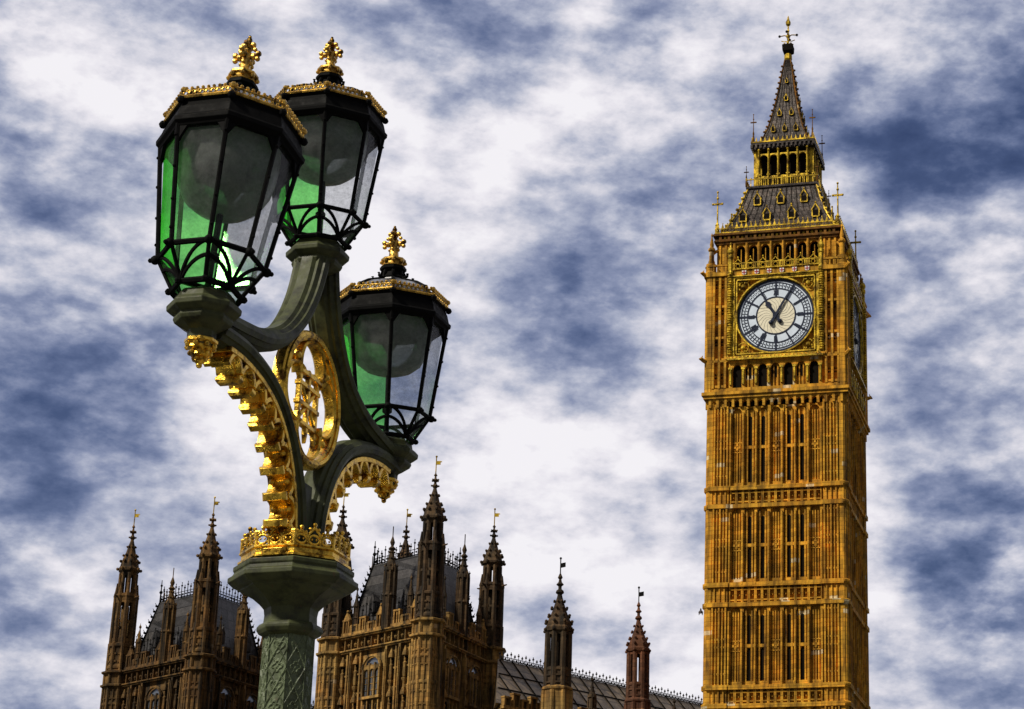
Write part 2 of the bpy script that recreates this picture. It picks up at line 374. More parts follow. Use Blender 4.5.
# gilded crown round the capital
crn = MB(); crn.prism([(.204, -.702), (.220, -.700), (.220, -.692), (.208, -.684), (.208, -.668), (.217, -.662), (.217, -.655), (.196, -.652), (.196, -.702)], z=HZ)
for k in range(8):
    a = k*pi/4; rr = .208*cos(pi/8); M = Matrix.Rotation(a, 4, 'Z') @ T(rr, 0, HZ - .655) @ Rz(pi/2)
    fw = 2*.208*sin(pi/8)
    n = 3; cw = fw/n
    for i in range(n):
        x = -fw/2 + cw*(i + .5); h = .075 if i == 1 else .06
        circ = [(x + cw*.40*cos(t*pi/6), 0, .022 + cw*.34*sin(t*pi/6)) for t in range(12)]
        crn.tube(circ, .0052, 6, M, closed=True)
        # pointed arch and fleur above
        for s_ in (-1, 1):
            crn.tube([(x + s_*cw*.5, 0, .0), (x + s_*cw*.5, 0, .03), (x + s_*cw*.42, 0, .045), (x + s_*cw*.18, 0, h*.78), (x, 0, h)], [.006, .006, .0058, .005, .004], 6, M)
            crn.ball((x + s_*cw*.32, 0, h*.86), .0075, 6, 4, M)
            crn.ball((x + s_*cw*.17, 0, .024), .0045, 6, 4, M)
        crn.ball((x, 0, h + .008), .0095, 6, 4, M); crn.ball((x, 0, h - .010), .006, 6, 4, M)
    crn.ball((-fw/2, 0, .052), .0085, 6, 4, M); crn.tube([(-fw/2, 0, 0), (-fw/2, 0, .05)], .0065, 6, M)
crn.build('gilded_crown', gold, lp, smooth=True)

def pedestal_prof(k=1.):
    return [(.05*k, -.12), (.06*k, -.10), (.062*k, -.055), (.085*k, -.045), (.118*k, -.028), (.126*k, -.014), (.122*k, -.002), (.135*k, .004), (.155*k, .018), (.157*k, .036), (.142*k, .050), (.128*k, .056), (.124*k, .078), (.112*k, .088), (.05*k, .09)]
SEC = [(-1, -.30), (-1, .30), (-.72, .46), (-.78, .62), (-.42, .78), (-.42, .90), (.0, 1.0), (.42, .90), (.42, .78), (.78, .62), (.72, .46), (1, .30),
       (1, -.30), (.72, -.46), (.78, -.62), (.42, -.78), (.42, -.90), (.0, -1.0), (-.42, -.90), (-.42, -.78), (-.78, -.62), (-.72, -.46)]
def sec(t, d): return [(a*t, b*d) for a, b in SEC]
F = T(0, 0, HZ)
UP = [(.035, .66), (.060, .545), (.115, .40), (.205, .262), (.33, .150), (.50, .075), (.70, .038), (.90, .015)]
LO = [(.90, -.035), (.70, -.030), (.50, -.062), (.34, -.132), (.215, -.245), (.125, -.40), (.085, -.55), (.072, -.70)]
for s_ in (-1, 1):
    pts = cr([(s_*x, z) for x, z in UP], 8); n = len(pts)
    m = MB(); m.sweep(pts, sec(.044, .072), F, scale=[1.0 + .25*abs(i/n - .5) for i in range(n)]); m.build('upper_arm', green_paint, lp, smooth=True)
    pts = cr([(s_*x, z) for x, z in LO], 8); n = len(pts)
    m = MB(); m.sweep(pts, sec(.040, .072), F, scale=[1.0 + .25*abs(i/n - .5) for i in range(n)])
    m.build('lower_arm', green_paint, lp, smooth=True)
# small green boss pieces between the lower arms, and tracery under the medallion
m = MB()
for w in (-.60, -.55, -.50, -.45, -.40):
    m.ball((0, 0, w), .030, 8, 5, F)
m.box(-.05, .05, -.03, .03, -.72, -.36, F)
m.build('centre_web', green_paint, lp, bevel=.003)
# gilded cusped trim below each lower arm
for s_ in (-1, 1):
    base = cr([(s_*x, z) for x, z in LO], 16)
    # resample by arc length
    L = [0]
    for a, b in zip(base, base[1:]): L.append(L[-1] + sqrt((a[0]-b[0])**2 + (a[1]-b[1])**2))
    def at(l):
        l = max(0, min(L[-1] - 1e-6, l))
        for i in range(len(L) - 1):
            if L[i+1] >= l: break
        t = (l - L[i]) / (L[i+1] - L[i]); a, b = base[i], base[i+1]
        p = Vector((a[0] + (b[0]-a[0])*t, a[1] + (b[1]-a[1])*t)); d = Vector((b[0]-a[0], b[1]-a[1])).normalized()
        nn = Vector((d.y, -d.x))*(1 if s_ > 0 else -1)
        if nn.dot(Vector((s_*.6, -.8))) < 0: nn = -nn
        return p, d, nn
    m = MB(); NU = 9; l0, l1 = .09, L[-1] - .02; step = (l1 - l0)/NU
    for i in range(NU):
        a, b = l0 + i*step, l0 + (i+1)*step
        arc = []
        for q in range(11):
            t = q/10; p, d, nn = at(a + (b-a)*t)
            off = .046 + .056*(1 - sin(pi*t)**.8)
            arc.append(tuple(p + nn*off))
        m.sweep(arc, [(-.009, -.052), (.009, -.052), (.009, .052), (-.009, .052)], F)
        m.sweep([tuple(Vector(p)) for p in arc], [(-.015, -.026), (.013, -.026), (.013, .026), (-.015, .026)], F)
        # webs that close the spandrels behind the cusp
        p, d, nn = at(b)
        q0 = p + nn*.035; q1 = p + nn*.104
        m.sweep([tuple(q0), tuple(q1)], [(-.012, -.034), (.012, -.034), (.012, .034), (-.012, .034)], F)
        # block-shaped leaf at the cusp tip
        q2 = p + nn*.116; q3 = p + nn*.142
        m.sweep([tuple(q2 - nn*.018), tuple(q2), tuple(q2 + nn*.012), tuple(q3)], [(-.017, -.050), (.017, -.050), (.017, .050), (-.017, .050)], F, scale=[.5, 1.0, 1.0, .8])
        pm, dm, nm = at((a+b)/2)
        for y in (-.03, .03): m.ball(((pm + nm*.066).x, y, (pm + nm*.066).y), .014, 6, 4, F)
    rail = [tuple(at(l0 + (l1-l0)*q/60)[0] + at(l0 + (l1-l0)*q/60)[2]*.044) for q in range(61)]
    m.sweep(rail, [(-.010, -.056), (.010, -.056), (.010, .056), (-.010, .056)], F)
    m.build('gilded_cusped_trim', gold, lp, bevel=.002)
# medallion
m = MB()
def circle(r, c=(0, 0), a0=0, a1=2*pi, n=48, closed=True):
    return [(c[0] + r*cos(a0 + (a1-a0)*i/(n if closed else n-1)), c[1] + r*sin(a0 + (a1-a0)*i/(n if closed else n-1))) for i in range(n)]
MC = (0, -.005)
ringsec = [(-.020, -.016), (-.020, .016), (-.012, .022), (-.012, .030), (.0, .036), (.012, .030), (.012, .022), (.022, .016), (.022, -.016), (.012, -.022), (.012, -.030), (0, -.036), (-.012, -.030), (-.012, -.022)]
m.sweep(circle(.266, MC, n=64), ringsec, F, True)
for k in range(4):
    a = k*pi/2; c = (MC[0] + .128*cos(a), MC[1] + .128*sin(a))
    pts = circle(.118, c, a - 1.95, a + 1.95, 28, False)
    m.sweep(pts, [(-.008, -.018), (-.008, .018), (0, .026), (.008, .018), (.008, -.018), (0, -.026)], F)
    for s_ in (-1, 1):
        aa = a + pi/4
        m.ball((MC[0] + .205*cos(aa), s_*.014, MC[1] + .205*sin(aa)), .016, 8, 5, F)
m.build('gilded_medallion', gold, lp, smooth=True)
m = MB(); cz = MC[1] - .02
for i in range(3):
    x = -.085 + .085*i; m.box(x - .010, x + .010, -.010, .010, cz - .125, cz + .115, F)
    m.ext([(x - .011, cz - .125), (x + .011, cz - .125), (x, cz - .165)], -.009, .009, F)
for i in range(3):
    z = cz - .09 + .08*i; m.box(-.10, .10, -.014, .014, z - .009, z + .009, F)
m.box(-.11, .11, -.018, .018, cz + .112, cz + .132, F)
for x in (-.1, -.05, 0, .05, .1): m.ball((x, 0, cz + .138), .012, 6, 4, F)
for s_ in (-1, 1):
    m.tube([(-.11*s_, 0, cz - .11), (.11*s_, 0, cz + .11)], .010, 6, F)
m.build('gilded_portcullis', gold, lp, bevel=.002)

# pedestals with gilded pendants
for (u, w, k) in ((-.94, 0, .86), (.885, 0, .90), (0, .60, .84)):
    p = MB(); p.prism(pedestal_prof(k) if w == 0 else pedestal_prof(k)[2:], z=HZ + w, c=(u, 0)); p.build('pedestal', green_paint, lp, bevel=.0025)
    if w == 0:
        g = MB(); g.prism([(.010, -.178), (.022, -.168), (.020, -.155), (.038, -.146), (.034, -.132), (.050, -.120), (.046, -.108), (.060, -.098), (.060, -.088), (.05, -.082)], z=HZ + w, c=(u, 0))
        for q in range(8):
            a = q*pi/4
            for (r_, zz, s1) in ((.050, -.112, .011), (.036, -.138, .010), (.022, -.160, .008)):
                g.ball((u + r_*cos(a + (zz*20)), r_*sin(a + zz*20), HZ + zz), s1, 6, 4)
        g.ball((u, 0, HZ - .182), .012, 8, 5); g.build('gilded_pendant', gold, lp, smooth=True)

# lanterns ------------------------------------------------------------
ZR, RR, ZF, RF = .128, .186, .585, .262       # ring and fascia
def opt(r, z, k, off=0): a = pi/8 + k*pi/4; return Vector(((r+off)*cos(a), (r+off)*sin(a), z))
def make_lantern():
    fr = MB()
    for k in range(8):
        # corner bars
        a0, a1 = opt(.118, .012, k), opt(RR, ZR, k); fr.tube([a0, a1], .0075, 6)
        fr.tube([opt(RR, ZR, k), opt(RF, ZF, k, -.012)], .0085, 6)
        fr.ball(opt(RR + .008, ZR - .004, k), .017, 8, 5); fr.ball(opt(RR + .024, ZR - .008, k), .009, 6, 4)
        fr.ball(opt(.130, .008, k), .013, 6, 4)
        for t in (.12, .35, .62, .88):
            fr.ball(opt(RR + (RF-RR-.012)*t + .007, ZR + (ZF-ZR)*t, k), .0065, 6, 3)
        # ring and bottom rail
        for (r_, z_, t_) in ((RR, ZR, .010), (.122, .010, .011), (RF - .018, ZF - .01, .012)):
            fr.tube([opt(r_, z_, k), opt(r_, z_, k + 1)], t_, 6)
        # curved ribs of the lower panels, mirrored from one panel to the next
        for amp in (1.0, .62):
            pts = []
            for q in range(10):
                t = q/9; hh = amp*sin(t*pi/2); tt = t if k % 2 else 1 - t
                lo = opt(.120, .012, k).lerp(opt(.120, .012, k + 1), tt); hi = opt(RR, ZR, k).lerp(opt(RR, ZR, k + 1), tt)
                pts.append(lo.lerp(hi, hh))
            fr.tube(pts, .0075, 6)
        # arched heads of the side panes
        P0, P1 = opt(RF, ZF, k, -.016), opt(RF, ZF, k + 1, -.016); dn = opt(RR, ZR, k, 0)
        for s_ in (0, 1):
            a = P0 if s_ == 0 else P1; b = P1 if s_ == 0 else P0
            lowp = a.lerp(opt(RR, ZR, k + s_), .17)
            poly = [a, lowp, lowp.lerp(a.lerp(b, .30), .55) + Vector((0, 0, .010)), a.lerp(b, .36)]
            nn = ((P0 + P1)/2); nn.z = 0; nn.normalize()
            vs = [p + nn*.006 for p in poly] + [p - nn*.006 for p in poly]
            fr.add(vs, [(0,1,2,3),(7,6,5,4),(0,4,5,1),(1,5,6,2),(2,6,7,3),(3,7,4,0)])
    L = fr.build('lantern', black_iron, None, smooth=True)
    # fascia with moulding
    fa = MB(); fa.loft([[opt(r, z, k) for k in range(8)] for r, z in ((RF-.035, ZF-.015), (RF-.012, ZF-.018), (RF+.004, ZF-.004), (RF+.006, ZF+.012), (RF-.004, ZF+.022), (RF-.012, ZF+.06), (RF-.022, ZF+.082), (RF-.014, ZF+.090), (RF-.014, ZF+.100), (RF-.035, ZF+.104), (RF-.05, ZF+.09), (RF-.05, ZF-.01))], closed=True)
    for k in range(8): fa.ball(opt(RF-.008, ZF+.085, k), .016, 6, 4)
    fa.build('fascia', black_iron, L, bevel=.002)
    rf = MB(); zt = ZF + .098
    prof = [(RF-.03, zt), (RF-.045, zt+.028), (RF-.075, zt+.062), (RF-.115, zt+.088), (RF-.16, zt+.106), (RF-.20, zt+.122), (.05, zt+.15), (.036, zt+.19)]
    rf.prism(prof, 8); rf.build('dome_roof', lead_dome, L)
    rb = MB()
    for k in range(8): rb.tube([opt(r, z, k, .003) for r, z in prof], .008, 6); rb.ball(opt(RF-.06, zt+.05, k), .014, 6, 4)
    rb.prism([(.058, zt+.120), (.062, zt+.135), (.052, zt+.150), (.046, zt+.165), (.060, zt+.180), (.060, zt+.192), (.04, zt+.20)], 8)
    for k in range(8): rb.tube([opt(.052, zt+.125, k), opt(.088, zt+.13, k), opt(.09, zt+.145, k)], .007, 5)
    rb.build('roof_ribs', black_iron, L, smooth=True)
    # gilded rim of beads and leaves
    cr_ = MB(); zc = ZF + .098; RC = RF - .012
    for k in range(8):
        A, Bq = opt(RC, zc, k), opt(RC, zc, k + 1)
        cr_.tube([A, Bq], .007, 6); cr_.tube([A + Vector((0, 0, .024)), Bq + Vector((0, 0, .024))], .0045, 6)
        n = 9
        for i in range(n):
            p = A.lerp(Bq, (i + .5)/n)
            d = (Bq - A).normalized()
            cr_.tube([p + d*.0085*cos(t*pi/4) + Vector((0, 0, .014 + .010*sin(t*pi/4))) for t in range(8)], .0036, 5, closed=True)
            cr_.ball(p + Vector((0, 0, .034)), .0068, 6, 4)
        cr_.ball(A + Vector((0, 0, .03)), .012, 6, 4)
    cr_.build('gilded_rim', old_gold, L, smooth=True)
    # finial: gilded band, stem and foliate cross
    fi = MB(); z0 = zt + .192
    fi.prism([(.05, z0), (.056, z0+.006), (.05, z0+.014), (.046, z0+.030), (.056, z0+.036), (.056, z0+.044), (.03, z0+.050), (.022, z0+.060), (.018, z0+.12), (.02, z0+.135), (.012, z0+.14)], 8)
    for k in range(8):
        a = pi/8 + k*pi/4; fi.ball((.052*cos(a), .052*sin(a), z0 + .026), .010, 6, 4)
    zc = z0 + .125
    for (dx, dz, r_) in ((0, 0, .022), (.028, .0, .017), (-.028, .0, .017), (.046, .010, .015), (-.046, .010, .015), (.045, -.012, .013), (-.045, -.012, .013), (0, .03, .018), (0, .052, .020), (.020, .052, .014), (-.020, .052, .014), (0, .076, .014), (0, .09, .008),
                       (.03, .03, .011), (-.03, .03, .011), (.02, -.03, .010), (-.02, -.03, .010)):
        for ang in (0, pi/2):
            fi.ball((dx*cos(ang), dx*sin(ang), zc + dz), r_*.82, 7, 5)
    fi.build('gilded_finial', old_gold, L, smooth=True)
    bw = MB(); bw.prism([(.004, .335), (.06, .340), (.105, .357), (.142, .388), (.166, .435), (.178, .49), (.184, .56), (.18, .61), (.1, .64)], 24)
    bw.build('glass_bowl', bowl_glass, L, smooth=True)
    bu = MB(); bu.prism([(.04, .015), (.05, .02), (.03, .035), (.012, .05), (.010, .14), (.022, .15), (.022, .17), (.012, .18), (.012, .33)], 10)
    bu.build('burner_stem', black_iron, L, smooth=True)
    for k in range(8):
        az = (k + 1)*45 % 360                      # facet centre direction
        gm = green_glass if az in (45, 90, 135) else clear_glass
        for (ra, za, rb_, zb, nm) in ((.114, .014, RR-.004, ZR-.004, 'lower_pane'), (RR-.005, ZR+.006, RF-.026, ZF-.006, 'pane')):
            q = [opt(ra, za, k), opt(ra, za, k+1), opt(rb_, zb, k+1), opt(rb_, zb, k)]
            g = MB(); g.add(q, [(0, 1, 2, 3)])
            ob = g.build(nm, gm, L)
            if gm is green_glass: ob['label'] = 'green glass pane'
    return L
L0 = make_lantern()
def dup_tree(o, parent):
    c = o.copy(); COL.objects.link(c); c.parent = parent
    for ch in list(o.children): dup_tree(ch, c)
    return c
kids = list(L0.children)
for i, (u, w, sc_, rx, ry) in enumerate(((-.935, .080, 1.04, 0, R(7.8)), (.868, .082, 1.02, 0, R(-2.5)), (0, .672, .97, 0, R(-1)))):
    L = L0 if i == 0 else L0.copy()
    if i: COL.objects.link(L)
    L.parent = lp; L.location = (u, 0, HZ + w); L.scale = (sc_, sc_, sc_*(1.035, .93, .925)[i]); L.rotation_euler = (rx, ry, 0)
    if i:
        for ch in kids:
            c = ch.copy(); COL.objects.link(c); c.parent = L

# ------------------------------------------------------------------ CLOCK TOWER
ct = thing('clock_tower', 'tall golden stone clock tower with white dial, gilded frame and iron spire', 'clock tower', (5.5 - .74, 150 + .15, 0), (0, R(.70), R(-12)))
FK = [Rz(k*pi/2) for k in range(4)]
sh = MB(); det = MB(); band = MB(); cor = MB()
sh.box(-5.0, 5.0, -5.0, 5.0, -6.5, 51.2)
BZ = [(42.45, 43.85), (34.9, 36.4), (27.4, 28.75), (19.8, 21.2), (12.2, 13.6), (4.5, 6.0)]
stages = [(43.85, 50.35), (36.4, 42.45), (28.75, 34.9), (21.2, 27.4), (13.6, 19.8), (6.0, 12.2), (-6.0, 4.5)]
bx = [-3.5 + i for i in range(8)]
for sx in (-1, 1):
    for sy in (-1, 1):
        sh.box(min(sx*3.62, sx*5.3), max(sx*3.62, sx*5.3), min(sy*3.62, sy*5.3), max(sy*3.62, sy*5.3), -6.4, 51.15)
        # octagonal clasping shaft at the very corner
        sh.prism([(.40, -6.4), (.40, 51.1)], 8, (sx*5.02, sy*5.02))
for M in FK:
    for (z0, z1) in stages:
        for i, x in enumerate(bx):       # ribs between the bays
            wd = .13 if i in (0, 7, 1, 3, 4, 6) else .10
            det.box(x - wd, x + wd, -5.30, -4.98, z0, z1, M)
            det.box(x - .05, x + .05, -5.46, -5.28, z0, z1 - .5, M)
        zm = (z0 + z1)/2
        for i in range(7):
            x0, x1 = bx[i] + .12, bx[i+1] - .12; c = (x0 + x1)/2
            # cusped head and mid-rail of every panel
            spandrel(det, x0, x1, z1 - .55, .42, z1 - .02, -5.22, -4.98, M)
            det.box(x0, x1, -5.20, -4.98, z0, z0 + .45, M)
            if i in (1, 2, 4, 5):
                for s_ in (-1, 1): det.box(c + s_*.22 - .06, c + s_*.22 + .06, -5.20, -4.98, z0 + .45, z1 - .3, M)
                det.box(x0, x1, -5.18, -4.98, zm - .12, zm + .12, M)
            else:
                for q_ in (-.2, 0, .2): det.box(c + q_ - .045, c + q_ + .045, -5.14 - .03*(q_ == 0), -4.98, z0 + .45, z1 - .5, M)
                # quatrefoil plaque
                for (dx, dz) in ((-.17, 0), (.17, 0), (0, .17), (0, -.17)):
                    det.box(c + dx - .085, c + dx + .085, -5.2, -4.98, zm + dz - .085, zm + dz + .085, M)
                det.box(x0, x1, -5.17, -4.98, zm - .42, zm - .34, M); det.box(x0, x1, -5.17, -4.98, zm + .34, zm + .42, M)
        # pier ribs
        for s_ in (-1, 1):
            for j, xo in enumerate((3.72, 3.97, 4.22, 4.47, 4.72)):
                det.box(s_*xo - .06 + .02*(j % 2), s_*xo + .06 - .02*(j % 2), -5.50 + .05*(j % 2), -5.29, z0, z1, M)
            for zz in (z0 + 1.0, zm - .1, zm + .5, z1 - .5):
                det.box(min(s_*3.74, s_*4.72), max(s_*3.74, s_*4.72), -5.38, -5.29, zz - .07, zz + .07, M)
            for c in (3.97, 4.47):
                spandrel(det, s_*c - .17, s_*c + .17, z1 - .45, .3, z1 - .05, -5.37, -5.29, M)
    for (z0, z1) in BZ:
        for zz, h in ((z0, .16), (z1, .16)):
            band.ext([(0, 0)]*0 or [(-3.62, zz - h), (3.62, zz - h), (3.62, zz + h), (-3.62, zz + h)], -5.44, -4.98, M)
            for s_ in (-1, 1):
                a, b = min(s_*3.55, s_*5.16), max(s_*3.55, s_*5.16)
                band.box(a, b, -5.54, -5.25, zz - h - .01, zz + h + .01, M)
        # carved panels between the two strings
        for i in range(14):
            x = -3.5 + .5*i + .25
            band.box(x - .19, x + .19, -5.28, -4.98, z0 + .30, z0 + .40, M); band.box(x - .19, x + .19, -5.28, -4.98, z1 - .40, z1 - .30, M)
            for s_ in (-1, 1): band.box(x + s_*.2 - .04, x + s_*.2 + .04, -5.30, -4.98, z0 + .16, z1 - .16, M)
            band.prism([(.13, 0), (.05, .12)], 4, (0, 0), M=M @ T(x, -5.02, (z0+z1)/2) @ Matrix.Rotation(pi/2, 4, 'X'))
        for s_ in (-1, 1):
            for c in (3.85, 4.22, 4.6):
                band.box(s_*c - .05, s_*c + .05, -5.42, -5.29, z0 + .17, z1 - .17, M)
for (z0, z1) in BZ:
    for zz in (z0, z1):
        for sx in (-1, 1):
            for sy in (-1, 1): band.prism([(.42, zz-.17), (.50, zz-.02), (.50, zz+.12), (.42, zz+.2)], 8, (sx*5.04, sy*5.04))
sh.build('shaft', tower_stone, ct); det.build('panelling', tower_stone, ct); band.build('string_band', tower_stone, ct)
# slit windows
for M in FK:
    for (z0, z1) in stages[:5]:
        zm = (z0 + z1)/2
        for i in (1, 2, 4, 5):
            c = bx[i] + .5; w = MB()
            for (a, b) in ((z0 + .55, zm - .16), (zm + .16, z1 - .75)):
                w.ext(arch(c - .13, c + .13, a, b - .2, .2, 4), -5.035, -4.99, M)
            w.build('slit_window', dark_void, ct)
# corbelled cornice, clock stage
st = MB(); dk = MB(); gd = MB()
CS = 5.28
st.box(-CS + .05, CS - .05, -CS + .05, CS - .05, 51.2, 61.2)
for M in FK:
    # row of small dark arches under the cornice
    for i in range(18):
        x = -5.1 + .6*i
        st.box(x - .10, x + .10, -5.52, -5.0, 50.3, 51.0, M)
        if i < 17: spandrel(st, x + .1, x + .5, 50.62, .2, 51.0, -5.46, -5.0, M, 4)
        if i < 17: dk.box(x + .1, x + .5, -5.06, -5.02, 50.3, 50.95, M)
    st.box(-5.6, 5.6, -5.62, -5.1, 51.0, 51.25, M); st.box(-5.7, 5.7, -5.75, -5.1, 51.25, 51.5, M)
    st.box(-5.45, 5.45, -5.55, -5.1, 51.5, 51.8, M)
    # niche arcade
    for i in range(8):
        x = -3.5 + i; st.box(x - .14, x + .14, -5.52, -5.2, 51.8, 53.95, M); gd.prism([(.10, 0), (.10, 1.25)], 8, M=M @ T(x, -5.56, 52.05))
        gd.box(x - .15, x + .15, -5.68, -5.45, 53.25, 53.42, M)
    for i in range(7):
        x0, x1 = -3.5 + i + .14, -2.5 + i - .14
        spandrel(st, x0, x1, 53.2, .5, 53.95, -5.50, -5.2, M)
        if i % 2 == 0: nn_ = MB(); nn_.box(x0, x1, -5.27, -5.235, 51.85, 53.9, M); nn_.build('niche', dark_void, ct)  # dark sheet paints in the shade at the niche back
        else:
            for q in range(2): st.box((x0+x1)/2 - .16 + .32*q - .05, (x0+x1)/2 - .16 + .32*q + .05, -5.36, -5.2, 51.8, 53.6, M)
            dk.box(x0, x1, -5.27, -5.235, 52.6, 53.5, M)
    st.box(-5.45, 5.45, -5.60, -5.1, 53.95, 54.12, M); st.box(-3.9, 3.9, -5.72, -5.1, 54.12, 54.3, M)
    # corner piers of the clock stage with ribs and pierced quatrefoils
    for s_ in (-1, 1):
        a, b = min(s_*3.8, s_*5.42), max(s_*3.8, s_*5.42)
        for xo in (3.95, 4.42, 4.9, 5.33):
            st.box(s_*xo - .09, s_*xo + .09, -5.60, -5.2, 51.8, 61.1, M)
        for c in (4.18, 4.66, 5.12):
            for zz in (52.0, 54.2, 56.0, 58.6, 60.9):
                st.box(s_*c - .2, s_*c + .2, -5.5, -5.2, zz - .09, zz + .09, M)
        for c in (4.18, 4.66, 5.12):
            for zz in (52.9, 55.6, 58.2, 60.4):
                for (dx, dz) in ((-.09, .13), (.09, .13), (-.09, -.13), (.09, -.13)):
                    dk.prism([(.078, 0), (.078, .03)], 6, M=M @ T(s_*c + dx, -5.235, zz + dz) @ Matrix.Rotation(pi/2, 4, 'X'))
    # cornice above the dial
    st.box(-5.5, -3.75, -5.72, -5.1, 61.1, 61.45, M); st.box(3.75, 5.5, -5.72, -5.1, 61.1, 61.45, M)
    st.box(-3.75, 3.75, -5.56, -5.1, 60.95, 61.1, M); st.box(-3.75, 3.75, -5.5, -5.1, 61.1, 61.55, M)
    for s_ in (-1, 1):
        for i in range(5): st.box(s_*(3.95 + .33*i) - .06, s_*(3.95 + .33*i) + .06, -5.62, -5.5, 61.45, 61.95, M)
        a, b = min(s_*3.8, s_*5.4), max(s_*3.8, s_*5.4); st.box(a, b, -5.66, -5.46, 61.95, 62.1, M)
for sx in (-1, 1):
    for sy in (-1, 1):
        st.prism([(.42, 51.5), (.42, 61.2), (.56, 61.25), (.56, 61.5), (.42, 61.6), (.4, 62.3)], 8, (sx*5.22, sy*5.22))
        # pinnacle and flying strut
        st.prism([(.20, 62.3), (.20, 63.4), (.30, 63.5), (.28, 63.65), (.14, 63.8), (.17, 64.0), (.05, 64.7), (.09, 64.8), (.02, 65.0)], 8, (sx*5.2, sy*5.2))
        st.tube([(sx*5.15, sy*5.15, 63.2), (sx*4.9, sy*4.9, 63.55), (sx*4.5, sy*4.5, 63.75)], .13, 6)
        # gargoyles
        for zz in (61.25, 54.1):
            d = Vector((sx, sy, 0)).normalized()*.72; p = Vector((sx*5.42, sy*5.42, zz))
            st.tube([p, p + d*.45 + Vector((0, 0, .05)), p + d*.75 + Vector((0, 0, .16)), p + d*.98 + Vector((0, 0, .1))], [.2, .16, .15, .05], 6)
            st.tube([p + d*.7 + Vector((0, 0, .2)), p + d*.55 + Vector((0, 0, .42))], [.06, .03], 5)
# belfry
st.box(-4.2, 4.2, -4.2, 4.2, 64.05, 64.4)
bel = MB(); bco = MB()
for M in FK:
    for i in range(8):
        x = -3.43 + .98*i; bel.box(x - .12, x + .12, -4.85, -4.45, 61.4, 64.1, M); bel.prism([(.09, 61.6), (.09, 64.1)], 6, (x, -4.90), M=M)
    for i in range(7):
        x0, x1 = -3.43 + .98*i + .12, -3.43 + .98*(i+1) - .12
        spandrel(bel, x0, x1, 63.45, .5, 64.1, -4.80, -4.5, M)
        c = (x0+x1)/2; bel.box(c - .03, c + .03, -4.62, -4.55, 61.4, 63.7, M)
    for s_ in (-1, 1):
        a, b = min(s_*3.58, s_*4.75), max(s_*3.58, s_*4.75); bel.box(a, b, -4.78, -4.3, 61.3, 64.1, M)
        for xo in (3.75, 4.15, 4.6): bel.box(s_*xo - .08, s_*xo + .08, -4.88, -4.7, 61.4, 64.1, M)
    bco.box(-4.85, 4.85, -4.95, -4.3, 64.1, 64.3, M); bco.box(-4.95, 4.95, -5.08, -4.3, 64.3, 64.48, M)
    # corbel lumps with bosses
    for i in range(14):
        x = -4.55 + .7*i; bco.box(x - .1, x + .1, -5.06, -4.8, 64.48, 64.8, M)
        gd.prism([(.17, 0), (.09, .12)], 8, M=M @ T(x + .35, -4.84, 64.64) @ Matrix.Rotation(pi/2, 4, 'X')) if i < 13 else None
    bco.box(-5.05, 5.05, -5.16, -4.3, 64.8, 64.98, M)
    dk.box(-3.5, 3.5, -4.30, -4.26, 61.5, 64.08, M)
bel.build('belfry', tower_stone, ct); bco.build('roof_cornice', tower_dark, ct)  # shade under the cornice is put into its darker stone colour
st.build('clock_stage', tower_stone, ct)
